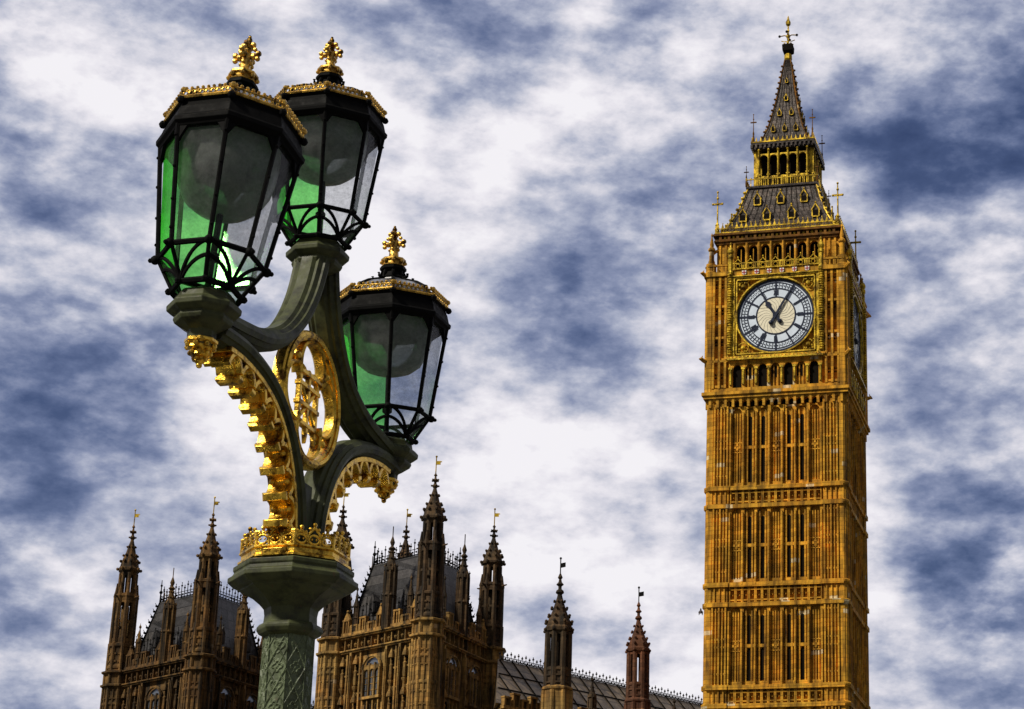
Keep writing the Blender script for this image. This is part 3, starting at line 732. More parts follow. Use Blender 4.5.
# gilded work: pilasters, frame, galleries
for M in FK:
    for s_ in (-1, 1):
        x = s_*3.60; rings = []
        gd.box(x - .20, x + .20, -5.62, -5.3, 54.3, 61.2, M)
        n = 34
        for i in range(n):   # barley-twist beads
            z = 54.45 + i*.2
            gd.prism([(.10, 0), (.19, .06), (.19, .12), (.10, .19)], 8, M=M @ T(x + .035*sin(i*1.3), -5.66, z))
        gd.prism([(.22, 61.2), (.25, 61.35), (.2, 61.5), (.2, 62.5), (.26, 62.6), (.26, 62.8), (.18, 62.9), (.26, 63.05), (.28, 63.2), (.2, 63.4), (.1, 63.5), (.04, 63.7), (.09, 63.78), (.02, 63.95)], 8, (x, -5.55), M=M)
    # square frame of the dial
    for r_, t_ in ((3.32, .09), (3.08, .05)):
        gd.box(-r_, r_, -5.58, -5.2, 57.62 + r_ - t_, 57.62 + r_ + t_, M); gd.box(-r_, r_, -5.58, -5.2, 57.62 - r_ - t_, 57.62 - r_ + t_, M)
        for s_ in (-1, 1): gd.box(s_*r_ - t_, s_*r_ + t_, -5.58, -5.2, 57.62 - r_ + t_, 57.62 + r_ - t_, M)
    gd.box(-3.75, 3.75, -5.82, -5.2, 54.0, 54.14, M); gd.box(-3.4, 3.4, -5.68, -5.2, 60.98, 61.05, M)
    for i in range(24): gd.box(-3.5 + .3*i, -3.5 + .3*i + .13, -5.78, -5.5, 54.15, 54.28, M)
    # spandrel foliage
    for sx in (-1, 1):
        for sz in (-1, 1):
            cx_, cz_ = sx*2.55, 57.62 + sz*2.55
            for (dx, dz, r_) in ((0, 0, .26), (.3, .12, .14), (-.12, .3, .14), (.3, -.25, .12), (-.28, .3, .12), (.12, .34, .10), (.36, .3, .12), (-.35, .42, .08), (.42, -.42, .08)):
                gd.ball((cx_ + sx*dx, 5.40*-1, cz_ + sz*dz), r_*.8, 8, 5, M)
            gd.tube([(cx_ + .42*cos(t*pi/6), -5.42, cz_ + .42*sin(t*pi/6)) for t in range(12)], .045, 5, M, closed=True)
    # balustrade and gablets
    gd.box(-3.42, 3.42, -5.62, -5.48, 61.60, 61.67, M); gd.box(-3.42, 3.42, -5.6, -5.5, 62.08, 62.14, M)
    for i in range(7):
        c = -3.0 + i
        gd.tube([(c + .17*cos(t*pi/4), -5.56, 61.88 + .17*sin(t*pi/4)) for t in range(8)], .035, 5, M, closed=True)
        for q in (-.3, -.42, .3, .42): gd.box(c + q - .03, c + q + .03, -5.59, -5.53, 61.67, 62.08, M)
        for s_ in (-1, 1): gd.tube([(c + s_*.5, -5.56, 62.15), (c + s_*.3, -5.56, 62.17), (c + s_*.12, -5.56, 62.32), (c, -5.56, 62.5)], .04, 5, M)
        gd.ball((c, -5.56, 62.62), .08, 6, 4, M)
        gd.box(c + .36, c + .64, -5.58, -5.48, 61.22, 61.36, M) if i < 6 else None
    # gilded cresting along the roof foot
    gd.box(-4.95, 4.95, -5.06, -4.96, 65.0, 65.1, M); gd.box(-4.95, 4.95, -5.04, -4.98, 65.38, 65.46, M)
    n = 26
    for i in range(n):
        x = -4.95 + 9.9*(i + .5)/n
        gd.tube([(x + .12*cos(t*pi/3), -5.01, 65.24 + .12*sin(t*pi/3)) for t in range(6)], .035, 4, M, closed=True)
        gd.ext([(x - .12, 65.46), (x + .12, 65.46), (x, 65.85)], -5.03, -4.99, M)
        gd.ball((x, -5.01, 65.86), .055, 5, 3, M)
# shields
for M in FK:
    for i in range(6):
        c = -2.5 + i
        a = MB(); a.ext([(c - .17, 61.48), (c - .17, 61.22), (c, 61.08), (c + .17, 61.22), (c + .17, 61.48)], -5.60, -5.49, M); so = a.build('shield', white_en, ct)
        a = MB(); a.box(c - .035, c + .035, -5.625, -5.602, 61.12, 61.48, M); a.box(c - .16, c - .0355, -5.622, -5.602, 61.28, 61.35, M); a.box(c + .0355, c + .16, -5.622, -5.602, 61.28, 61.35, M); a.build('cross', red_en, so)
dk.build('recess_shade_plates', dark_void, ct)  # flat dark plates stand in for the shade inside recesses
inner = MB(); inner.box(-4.0, 4.0, -4.0, 4.0, 61.2, 64.05); inner.build('belfry_interior', dark_void, ct)

# clock faces
def rom(n): return ['XII', 'I', 'II', 'III', 'IV', 'V', 'VI', 'VII', 'VIII', 'IX', 'X', 'XI'][n]
def disc(r, y, n=64, th=.03): return [(r*cos(2*pi*i/n), r*sin(2*pi*i/n)) for i in range(n)]
for fi_, M in enumerate(FK):
    C = M @ T(0, 0, 57.62)
    cf = MB(); cf.ext(disc(2.9, 0), -5.36, -5.24, C); face = cf.build('clock_face', dial_glass, ct)
    ce = MB(); ce.ext(disc(1.48, 0), -5.375, -5.361, C); ce.build('dial_centre', dial_cream, face)
    ir = MB()
    def ringm(mb, r0, r1, y0, y1, n=64):
        pts = []
        rings = []
        for i in range(n):
            a = 2*pi*i/n
            rings.append([(r0*cos(a), y0, r0*sin(a)), (r1*cos(a), y0, r1*sin(a)), (r1*cos(a), y1, r1*sin(a)), (r0*cos(a), y1, r0*sin(a))])
        mb.loft(rings, C, True)
    for r0, r1 in ((1.48, 1.58), (2.20, 2.28), (2.70, 2.76), (2.86, 3.06)): ringm(ir, r0, r1, -5.40, -5.36)
    def Ra(a): return C @ Matrix.Rotation(a, 4, 'Y')
    for i in range(12):
        A = Ra(i*pi/6); ir.box(-.065, .065, -5.41, -5.36, 1.6, 2.85, A)
    for i in range(60):
        A = Ra(i*pi/30)
        if i % 5: ir.box(-.018, .018, -5.395, -5.36, 2.3, 2.7, A)
        A2 = Ra((i + .5)*pi/30); ir.prism([(.055, 0), (.055, .03)], 4, M=A2 @ T(0, -5.37, 2.50) @ Matrix.Rotation(pi/2, 4, 'X'))
    # numerals as bars in the numeral ring
    for i in range(12):
        s_ = rom(i); wd = {'I': .10, 'V': .22, 'X': .22}; tw = sum(wd[c] for c in s_); x = -tw/2
        A = Ra(i*pi/6)
        for c in s_:
            w_ = wd[c]; cx_ = x + w_/2
            def bar(xa, xb, t_=.026):
                ir.ext([(xa - t_, 2.16), (xa + t_, 2.16), (xb + t_, 1.70), (xb - t_, 1.70)], -5.413, -5.362, A)
            if c == 'I': bar(cx_, cx_)
            elif c == 'V': bar(cx_ - .07, cx_); bar(cx_ + .07, cx_, .018)
            else: bar(cx_ - .07, cx_ + .07); bar(cx_ + .07, cx_ - .07, .018)
            x += w_
    # fine tracery lines in the cream centre
    for i in range(24):
        a = i*pi/12; A = Ra(a)
        ir.tube([(0.0 + .25*sin(q*.6), -5.378, .25 + 1.2*q/6) for q in range(7)], .010, 3, A)
    ir.build('dial_ironwork', dial_iron, face)
    rg = MB(); 
    rings = []
    for i in range(64):
        a = 2*pi*i/64
        rings.append([((r_)*cos(a), y, r_*sin(a)) for r_, y in ((3.02, -5.3), (3.02, -5.44), (3.08, -5.60), (3.18, -5.60), (3.18, -5.3))])
    rg.loft(rings, C, True); rg.build('gilded_dial_ring', tower_gold, face)
    # spandrel panels behind the gilded leaves
    hh = MB(); A = C @ Matrix.Rotation(R(-33), 4, 'Y')
    hh.ext([(-.10, -.55), (.10, -.55), (.13, .1), (.11, .9), (.24, 1.12), (.12, 1.3), (0, 1.68), (-.12, 1.3), (-.24, 1.12), (-.11, .9), (-.13, .1)], -5.47, -5.43, A)
    hh.prism([(.24, 0), (.24, .05)], 12, M=C @ T(0, -5.43, 0) @ Matrix.Rotation(pi/2, 4, 'X')); hh.ball((0, -5.45, -.6), .2, 8, 5, A)
    hh.build('hour_hand', dial_iron, face)
    mh = MB(); A = C @ Matrix.Rotation(R(30), 4, 'Y')
    mh.ext([(-.13, -.75), (.13, -.75), (.10, 0), (.085, 1.2), (.035, 2.78), (-.035, 2.78), (-.085, 1.2), (-.10, 0)], -5.52, -5.485, A)
    mh.ball((0, -5.5, -.72), .19, 8, 5, A); mh.build('minute_hand', dial_iron, face)

# roof: concave lower roof, lantern, spire
def sqprof(mb, prof, n=1):
    mb.loft([[(-h, -h, z), (h, -h, z), (h, h, z), (-h, h, z)] for h, z in prof])
rf = MB(); LR = [(4.8, 64.95), (4.55, 65.3), (4.05, 66.2), (3.6, 67.2), (3.22, 68.3), (2.95, 69.3), (2.8, 69.75)]; sqprof(rf, LR)
SP = [(2.05, 74.25), (1.80, 74.7), (1.44, 75.8), (1.14, 77.1), (.87, 78.5), (.63, 80.0), (.42, 81.5), (.24, 82.6)]; sqprof(rf, SP)
def hw(prof, z):
    for (a, za), (b, zb) in zip(prof, prof[1:]):
        if za <= z <= zb: return a + (b-a)*(z-za)/(zb-za)
    return prof[-1][0]
for M in FK:      # raised ribs of the iron tiles
    for prof, n in ((LR, 15), (SP, 7)):
        for i in range(n):
            f = -1 + 2*(i + .5)/n
            rf.tube([(f*h, -h - .01, z) for h, z in prof], .045 if prof is LR else .035, 4, M)
rf.build('iron_roof', iron_roof, ct)
for prof in (LR, SP):
    for sx in (-1, 1):
        for sy in (-1, 1):
            hips = MB(); hips.tube([(sx*h, sy*h, z) for h, z in prof], .09 if prof is LR else .07, 6)
            z = prof[0][1] + .5
            while z < prof[-1][1] - .2:
                h = hw(prof, z); hips.ball((sx*(h + .1), sy*(h + .1), z), .13 if prof is LR else .10, 6, 4); z += .55
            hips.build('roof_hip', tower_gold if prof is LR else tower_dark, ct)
for M in FK:
    for (prof, z, xs, s_) in ((LR, 66.35, (-2.95, -1.0, 1.0, 2.95), .92), (LR, 68.0, (-1.9, 0, 1.9), .88), (SP, 75.25, (-.95, 0, .95), .52), (SP, 76.9, (-.5, .5), .5), (SP, 78.4, (0,), .48), (SP, 80.2, (0,), .36)):
        for x in xs:
            h = hw(prof, z); w_ = .30*s_; ht = .62*s_
            d = MB(); y1 = -hw(prof, z + ht*1.8) + .1; y0 = -h - .12
            d.ext([(x-w_, z), (x+w_, z), (x+w_, z+ht), (x, z+ht+.42*s_), (x-w_, z+ht)], y0 + .05, y1, M)
            dm = d.build('dormer', iron_roof, ct)
            g = MB()
            for q in (-1, 1):
                g.tube([(x + q*w_*1.25, y0, z + ht*.85), (x, y0, z + ht + .55*s_)], .065*s_, 5, M); g.box(x + q*w_ - .05*s_, x + q*w_ + .05*s_, y0 - .03, y0 + .05, z, z + ht, M)
            g.box(x - w_, x + w_, y0 - .03, y0 + .05, z - .07*s_, z + .04*s_, M); g.ball((x, y0, z + ht + .68*s_), .10*s_, 6, 4, M); g.build('gilded_gable', tower_gold, dm)
            k = MB(); k.box(x - w_*.6, x + w_*.6, y0 + .01, y0 + .045, z + .05, z + ht*.95, M); k.build('dormer_opening', dark_void, dm)
la = MB(); LH = 2.38
la.box(-2.95, 2.95, -2.95, 2.95, 69.72, 69.9); la.box(-2.5, 2.5, -2.5, 2.5, 73.4, 73.75); la.box(-2.62, 2.62, -2.62, 2.62, 73.75, 73.95)
lg = MB(); lk = MB()
lk.box(-1.85, 1.85, -1.85, 1.85, 69.9, 73.4)
for M in FK:
    for i in range(6):
        x = -2.0 + .8*i
        lg.box(x - .07, x + .07, -LH, -LH + .3, 69.9, 73.4, M); lg.prism([(.07, 69.9), (.07, 73.2)], 6, (x, -LH - .05), M=M); lg.ball((x, -LH - .08, 73.3), .12, 6, 4, M)
        lg.box(x - .14, x + .14, -LH - .08, -LH + .2, 71.05, 71.15, M)
    for i in range(5):
        x0, x1 = -2.0 + .8*i + .07, -2.0 + .8*(i+1) - .07
        spandrel(lg, x0, x1, 72.55, .35, 73.0, -LH + .02, -LH + .25, M, 4)
        lg.box(x0, x1, -LH + .02, -LH + .2, 70.85, 71.0, M)
        for q in (.25, .5, .75): lg.box(x0 + (x1-x0)*q - .025, x0 + (x1-x0)*q + .025, -LH + .05, -LH + .1, 70.0, 70.9, M)
    lg.box(-2.95, 2.95, -2.99, -2.90, 70.45, 70.52, M)
    for i in range(17): x = -2.9 + 5.8*i/16; lg.box(x - .03, x + .03, -2.97, -2.91, 69.9, 70.5, M); lg.ball((x, -2.94, 70.6), .07, 5, 3, M)
    for i in range(15):
        x = -2.55 + 5.1*i/14; lg.ext([(x - .1, 73.98), (x + .1, 73.98), (x, 74.45)], -2.58, -2.5, M); la.box(x - .08, x + .08, -2.66, -2.45, 73.45, 73.75, M)
    lg.box(-2.6, 2.6, -2.65, -2.55, 73.93, 74.03, M)
la.build('lantern_stage', iron_roof, ct); lg.build('gilded_lantern_arcade', tower_gold, ct); lk.build('lantern_interior', dark_void, ct)
# corner rods with crosses
for (h, z0, z1, s_) in ((4.85, 65.0, 68.7, .9), (2.45, 74.0, 76.6, .5), (2.92, 69.9, 71.7, .4)):
    for sx in (-1, 1):
        for sy in (-1, 1):
            r_ = MB(); r_.tube([(sx*h, sy*h, z0), (sx*h, sy*h, z1)], [.09*s_, .05*s_], 6)
            r_.prism([(.2*s_, z0), (.22*s_, z0+.3), (.12*s_, z0+.7), (.16*s_, z0+.85), (.06*s_, z0+1.1)], 8, (sx*h, sy*h))
            zc = z0 + (z1 - z0)*.72
            r_.box(sx*h - .42*s_, sx*h + .42*s_, sy*h - .05, sy*h + .05, zc - .08*s_, zc + .08*s_)
            for q in (-1, 1): r_.ball((sx*h + q*.42*s_, sy*h, zc), .12*s_, 6, 4)
            r_.ball((sx*h, sy*h, zc), .14*s_, 6, 4)
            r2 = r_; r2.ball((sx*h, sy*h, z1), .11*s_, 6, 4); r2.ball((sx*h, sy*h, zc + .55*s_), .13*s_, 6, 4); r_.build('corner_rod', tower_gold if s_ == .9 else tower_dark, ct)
tf = MB(); tf.prism([(.22, 82.55), (.34, 82.75), (.34, 83.1), (.24, 83.25)], 8); 
tf.tube([(0, 0, 84.1), (0, 0, 86.2)], [.09, .06], 6); tf.prism([(.03, 85.85), (.2, 86.05), (.22, 86.3), (.12, 86.5), (.03, 86.9)], 8)
for a in range(4):
    dx, dy = cos(a*pi/2), sin(a*pi/2)
    tf.tube([(0, 0, 84.9), (dx*.3, dy*.3, 85.05), (dx*.72, dy*.72, 85.0)], .05, 5); tf.tube([(0, 0, 84.5), (dx*.3, dy*.3, 84.45), (dx*.58, dy*.58, 84.55)], .04, 5)
tf.ball((0, 0, 84.95), .2, 8, 5); tf.ball((0, 0, 85.45), .12, 6, 4)
for k in range(8): a = k*pi/4; tf.ball((.38*cos(a), .38*sin(a), 84.12), .09, 6, 4)
tf.build('gilded_spire_cross', tower_gold, ct)
tk = MB(); tk.prism([(.26, 83.2), (.60, 83.45), (.64, 83.95), (.55, 84.05), (.1, 84.1)], 4)
for a in range(4):
    dx, dy = cos(a*pi/2), sin(a*pi/2); kb = MB(); kb.ball((dx*.74, dy*.74, 85.0), .12, 6, 4); kb.build('cross_knob', dark_void, ct)
tk.build('spire_coronet', dark_void, ct)
gd.build('gilded_stonework', tower_gold, ct)

# ------------------------------------------------------------------ PALACE
def turret(par, x, y, z0, r, zt, m, k=1., vane=True, base=None, stone_low=None, name='turret', thin=False):
    """octagonal turret rising from z0; zt = top of stone; stage heights follow fractions"""
    H = zt - z0
    b = MB(); f = lambda t: z0 + H*t
    A = pi/8
    # solid base stage
    b.prism([(r, f(0)), (r, f(.03)), (r*1.08, f(.035)), (r*1.08, f(.05)), (r*.98, f(.06)), (r*.96, f(.17)), (r*1.10, f(.18)), (r*1.10, f(.195)), (r*.9, f(.205))], 8, (x, y))
    for q in range(8):
        a = A + q*pi/4; ca, sa = cos(a), sin(a)
        b.prism([(r*.16, f(.0)), (r*.16, f(.20))], 6, (x + r*.97*ca, y + r*.97*sa))
        # lower open stage: piers at the corners
        b.prism([(r*.22, f(.195)), (r*.20, f(.50)), (r*.24, f(.51)), (r*.14, f(.545)), (r*.05, f(.60))], 6, (x + r*.86*ca, y + r*.86*sa))
        # upper stage piers
        b.prism([(r*.17, f(.50)), (r*.16, f(.67))], 6, (x + r*.66*ca, y + r*.66*sa))
        # crockets around the cap foot and up the cap
        for (rr, tt, s_) in ((.98, .695, .12), (.78, .75, .12), (.60, .79, .10), (.36, .85, .08)):
            b.ball((x + r*rr*ca, y + r*rr*sa, f(tt)), r*s_*1.2, 5, 4)
        a2 = q*pi/4; M = T(x, y, 0) @ Rz(a2 + pi/2)
        # arched heads and rails between piers
        hw_ = r*.86*sin(pi/8); yy = -r*.86*cos(pi/8)
        spandrel(b, -hw_, hw_, f(.44), H*.03, f(.505), yy - r*.06, yy + r*.06, M, 3)
        b.box(-hw_, hw_, yy - r*.07, yy + r*.07, f(.195), f(.235), M); b.box(-hw_, hw_, yy - r*.05, yy + r*.05, f(.335), f(.35), M)
        hw_ = r*.66*sin(pi/8); yy = -r*.66*cos(pi/8); spandrel(b, -hw_, hw_, f(.63), H*.025, f(.68), yy - r*.05, yy + r*.05, M, 3)
        # sunk panels on the base stage
        for tt in (.075, .125):
            for q2 in (-.5, .5): b.box(q2*r*.30 - r*.10, q2*r*.30 + r*.10, -r*.97, -r*.85, f(tt), f(tt) + H*.012, M)
    b.prism([(r*.80, f(.50)), (r*.98, f(.51)), (r*.98, f(.525)), (r*.7, f(.535))], 8, (x, y))
    b.prism([(r*.34, f(.19)), (r*.34, f(.45))], 8, (x, y)) if not thin else None
    b.prism([(r*.72, f(.67)), (r*.90, f(.685)), (r*.92, f(.70)), (r*.80, f(.715)), (r*.74, f(.74)), (r*.60, f(.775)), (r*.42, f(.81)), (r*.30, f(.85)), (r*.17, f(.885)), (r*.13, f(.90)), (r*.22, f(.908)), (r*.24, f(.918)), (r*.12, f(.927)), (r*.10, f(.94)), (r*.26, f(.95)), (r*.26, f(.956)), (r*.09, f(.965)), (r*.07, f(.98)), (r*.15, f(.986)), (r*.05, f(1.0))], 8, (x, y))
    for q in range(4):
        a = q*pi/2 + .3
        b.ball((x + r*.27*cos(a), y + r*.27*sin(a), f(.915)), r*.09, 5, 3); b.ball((x + r*.3*cos(a+.7), y + r*.3*sin(a+.7), f(.953)), r*.085, 5, 3)
        a += pi/4; b.tube([(x + r*.9*cos(a), y + r*.9*sin(a), f(.50)), (x + r*1.45*cos(a), y + r*1.45*sin(a), f(.51))], [r*.12, r*.05], 5)
    t = b.build(name, m, par)
    if vane:
        v_ = MB(); v_.tube([(x, y, zt), (x, y, zt + 1.35)], .045, 5); v_.box(x, x + .34, y - .02, y + .02, zt + .72, zt + 1.02); v_.box(x + .34, x + .44, y - .02, y + .02, zt + .92, zt + 1.0); v_.ball((x, y, zt + 1.38), .09, 6, 4)
        v_.build('gilded_vane', tower_gold, t)
    return t
def pinnacle(par, x, y, z0, z1, r, m, name='pinnacle'):
    H = z1 - z0; b = MB(); f = lambda t: z0 + H*t
    b.prism([(r, f(0)), (r, f(.25)), (r*1.25, f(.27)), (r*.9, f(.3)), (r*.85, f(.5)), (r*1.2, f(.52)), (r*1.1, f(.56)), (r*.6, f(.66)), (r*.35, f(.78)), (r*.2, f(.86)), (r*.5, f(.89)), (r*.45, f(.92)), (r*.12, f(.95)), (r*.05, f(1))], 8, (x, y))
    for q in range(4):
        a = q*pi/2 + pi/4
        b.prism([(r*.22, f(0)), (r*.2, f(.48)), (r*.05, f(.6))], 4, (x + r*1.05*cos(a), y + r*1.05*sin(a)))
        for tt, rr in ((.58, 1.0), (.66, .68), (.74, .45)): b.ball((x + r*rr*cos(a), y + r*rr*sin(a), f(tt)), r*.18, 5, 3)
    return b.build(name, m, par)
def facemat(p, q):
    """local x from p to q along the wall, local -y outward (wall on the right-hand side when walking p->q is outside)"""
    d = Vector((q[0]-p[0], q[1]-p[1])); a = atan2(d.y, d.x)
    return T(p[0], p[1], 0) @ Rz(a), d.length

ZC, ZL, ZP = 34.6, 33.45, 36.0       # upper cornice, lower cornice, parapet top
def palace_face(par, p, q, m, wins, ground=-6, ww=.95, zs=29.65, zt=32.7, blind=False):
    M, L = facemat(p, q); b = MB(); par_ = MB(); dkm = MB()
    for zz, o_ in ((ZC, .42), (ZL, .34)):
        b.box(-.1, L + .1, -o_, .1, zz - .13, zz + .13, M); b.box(-.1, L + .1, -o_ - .12, .1, zz + .0, zz + .09, M)
    # dark plates painting in the shade of quatrefoil recesses between the cornices
    n = max(3, int(L/.75))
    for i in range(n):
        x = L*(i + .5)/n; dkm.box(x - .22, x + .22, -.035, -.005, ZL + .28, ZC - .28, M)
        b.box(x - .36, x - .27, -.28, 0, ZL + .13, ZC - .13, M)
        b.ball((x, -.10, (ZL + ZC)/2 - .05), .13, 6, 4, M)
        b.tube([(x + .2*cos(t*pi/3), -.06, (ZL+ZC)/2 + .25*sin(t*pi/3)) for t in range(6)], .045, 4, M, closed=True)
    # vertical shafts and panels
    x = .9; k = 0
    while x < L - .6:
        if not any(abs(x - w*L) < ww + .25 for w in wins):
            zz0 = ground
            kind = k % 3
            if kind == 0: b.box(x - .11, x + .11, -.34, 0, ground, ZL - .1, M); b.box(x - .05, x + .05, -.42, -.3, ground, ZL - .4, M)
            elif kind == 1:                       # statue niche: dark plate for its shade, canopy and figure
                for zb in (30.6, 27.6, 24.4):
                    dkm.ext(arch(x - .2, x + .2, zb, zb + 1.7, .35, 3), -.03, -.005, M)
                    b.prism([(.12, 0), (.17, .3), (.13, .9), (.16, 1.1), (.06, 1.2), (.09, 1.32), (.09, 1.42), (.02, 1.5)], 6, M=M @ T(x, -.16, zb + .1))
                    b.prism([(.05, -.45), (.22, -.05), (.22, .03)], 6, M=M @ T(x, -.16, zb)); b.prism([(.26, 0), (.24, .2), (.05, .75)], 6, M=M @ T(x, -.18, zb + 1.75))
            else: 
                b.box(x - .08, x + .08, -.22, 0, ground, ZL - .1, M)
                for zb in (31.5, 30.0, 28.2): b.box(x - .3, x + .3, -.15, 0, zb, zb + .12, M)
            k += 1
        x += .52
    # windows
    for w in wins:
        c = w*L
        wn_ = MB(); wn_.ext(arch(c - ww, c + ww, zs, zt - .9, .9), -.06, -.015, M); wo_ = wn_.build('window', win_glass, par)
        fr = MB()
        for t in range(1, 4): xx = c - ww + 2*ww*t/4 if ww < .8 else c - ww + 2*ww*t/4
        for xx in ((c - ww/3, c + ww/3)): fr.box(xx - .07, xx + .07, -.22, -.06, zs, zt - .45, M)
        for s_ in (-1, 1): fr.box(c + s_*ww - .09, c + s_*ww + .09, -.30, 0, zs, zt - .9, M)
        for zz in (zs + .5, zs + 1.0, zs + 1.5): fr.box(c - ww, c + ww, -.10, -.06, zz - .022, zz + .022, M)
        for j in range(3):
            cc = c - 2*ww/3 + j*2*ww/3; fr.box(cc - .015, cc + .015, -.10, -.06, zs, zs + 2.1, M)
            spandrel(fr, cc - ww/3 + .07, cc + ww/3 - .07, zs + 1.9, .25, zs + 2.45, -.18, -.06, M, 3)
        pts = [p_ for p_ in arch(c - ww - .08, c + ww + .08, zs, zt - .9, 1.0)[2:]]
        fr.tube([(a_, -.24, b_) for a_, b_ in pts], .11, 5, M); fr.box(c - ww - .2, c + ww + .2, -.36, 0, zs - .2, zs, M)
        fr.build('window_tracery', m, wo_)
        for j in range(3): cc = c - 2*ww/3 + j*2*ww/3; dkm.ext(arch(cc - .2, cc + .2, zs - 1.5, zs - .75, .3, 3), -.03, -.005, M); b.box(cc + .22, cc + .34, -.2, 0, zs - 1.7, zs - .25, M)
        # second storey window lower down
        w2 = MB(); w2.ext(arch(c - ww, c + ww, zs - 6, zs - 3, .9), -.06, -.015, M); w2.build('window', win_glass, par)
    b.box(0, L, -.36, .0, 27.5, 27.75, M); b.box(0, L, -.36, .0, 21.5, 21.75, M)
    # battlemented parapet with pierced panels and gablets
    par_.box(0, L, -.22, .12, ZC + .13, ZC + .42, M)
    n = max(4, int(L/.95))
    for i in range(n):
        x = L*(i + .5)/n; hi = 1.35 if i % 2 else .85
        for s_ in (-1, 1): par_.box(x + s_*.30 - .07, x + s_*.30 + .07, -.2, .1, ZC + .42, ZC + hi, M)
        par_.box(x - .40, x + .40, -.22, .12, ZC + hi, ZC + hi + .14, M); par_.box(x - .05, x + .05, -.16, .06, ZC + .42, ZC + hi, M)
        par_.box(x - .3, x + .3, -.02, .03, ZC + .42, ZC + hi, M) if i % 2 else None
        if i % 4 == 1:
            par_.ext([(x - .38, ZC + hi + .14), (x + .38, ZC + hi + .14), (x, ZC + hi + .75)], -.15, .05, M); par_.ball((x, -.05, ZC + hi + .82), .12, 6, 4, M)
        par_.box(x + L/n/2 - .06, x + L/n/2 + .06, -.16, .04, ZC + .42, ZC + .95, M)
    b.build('wall_panelling', m, par); par_.build('parapet', m, par); dkm.build('recess_shade_plates', dark_void, par)  # dark plates on the wall face imitate shaded recesses

def cresting(par, pts, h, m, step=.42):
    b = MB()
    for (a, c) in zip(pts, pts[1:]):
        a, c = Vector(a), Vector(c); L = (c - a).length; n = max(2, int(L/step))
        b.tube([a + Vector((0,0,.06)), c + Vector((0,0,.06))], .05, 4); b.tube([a + Vector((0,0,h*.45)), c + Vector((0,0,h*.45))], .03, 4)
        for i in range(n + 1):
            p = a.lerp(c, i/n); hh = h*(1.15 if i % 2 else .9)
            b.tube([p, p + Vector((0, 0, hh))], [.045, .025], 4); b.ball(p + Vector((0, 0, hh*.8)), .10, 5, 3); b.ball(p + Vector((0, 0, hh)), .05, 5, 3)
            if i < n:
                p2 = a.lerp(c, (i+.5)/n); b.ball(p2 + Vector((0, 0, h*.25)), .09, 5, 3)
    return b.build('roof_cresting', m, par)

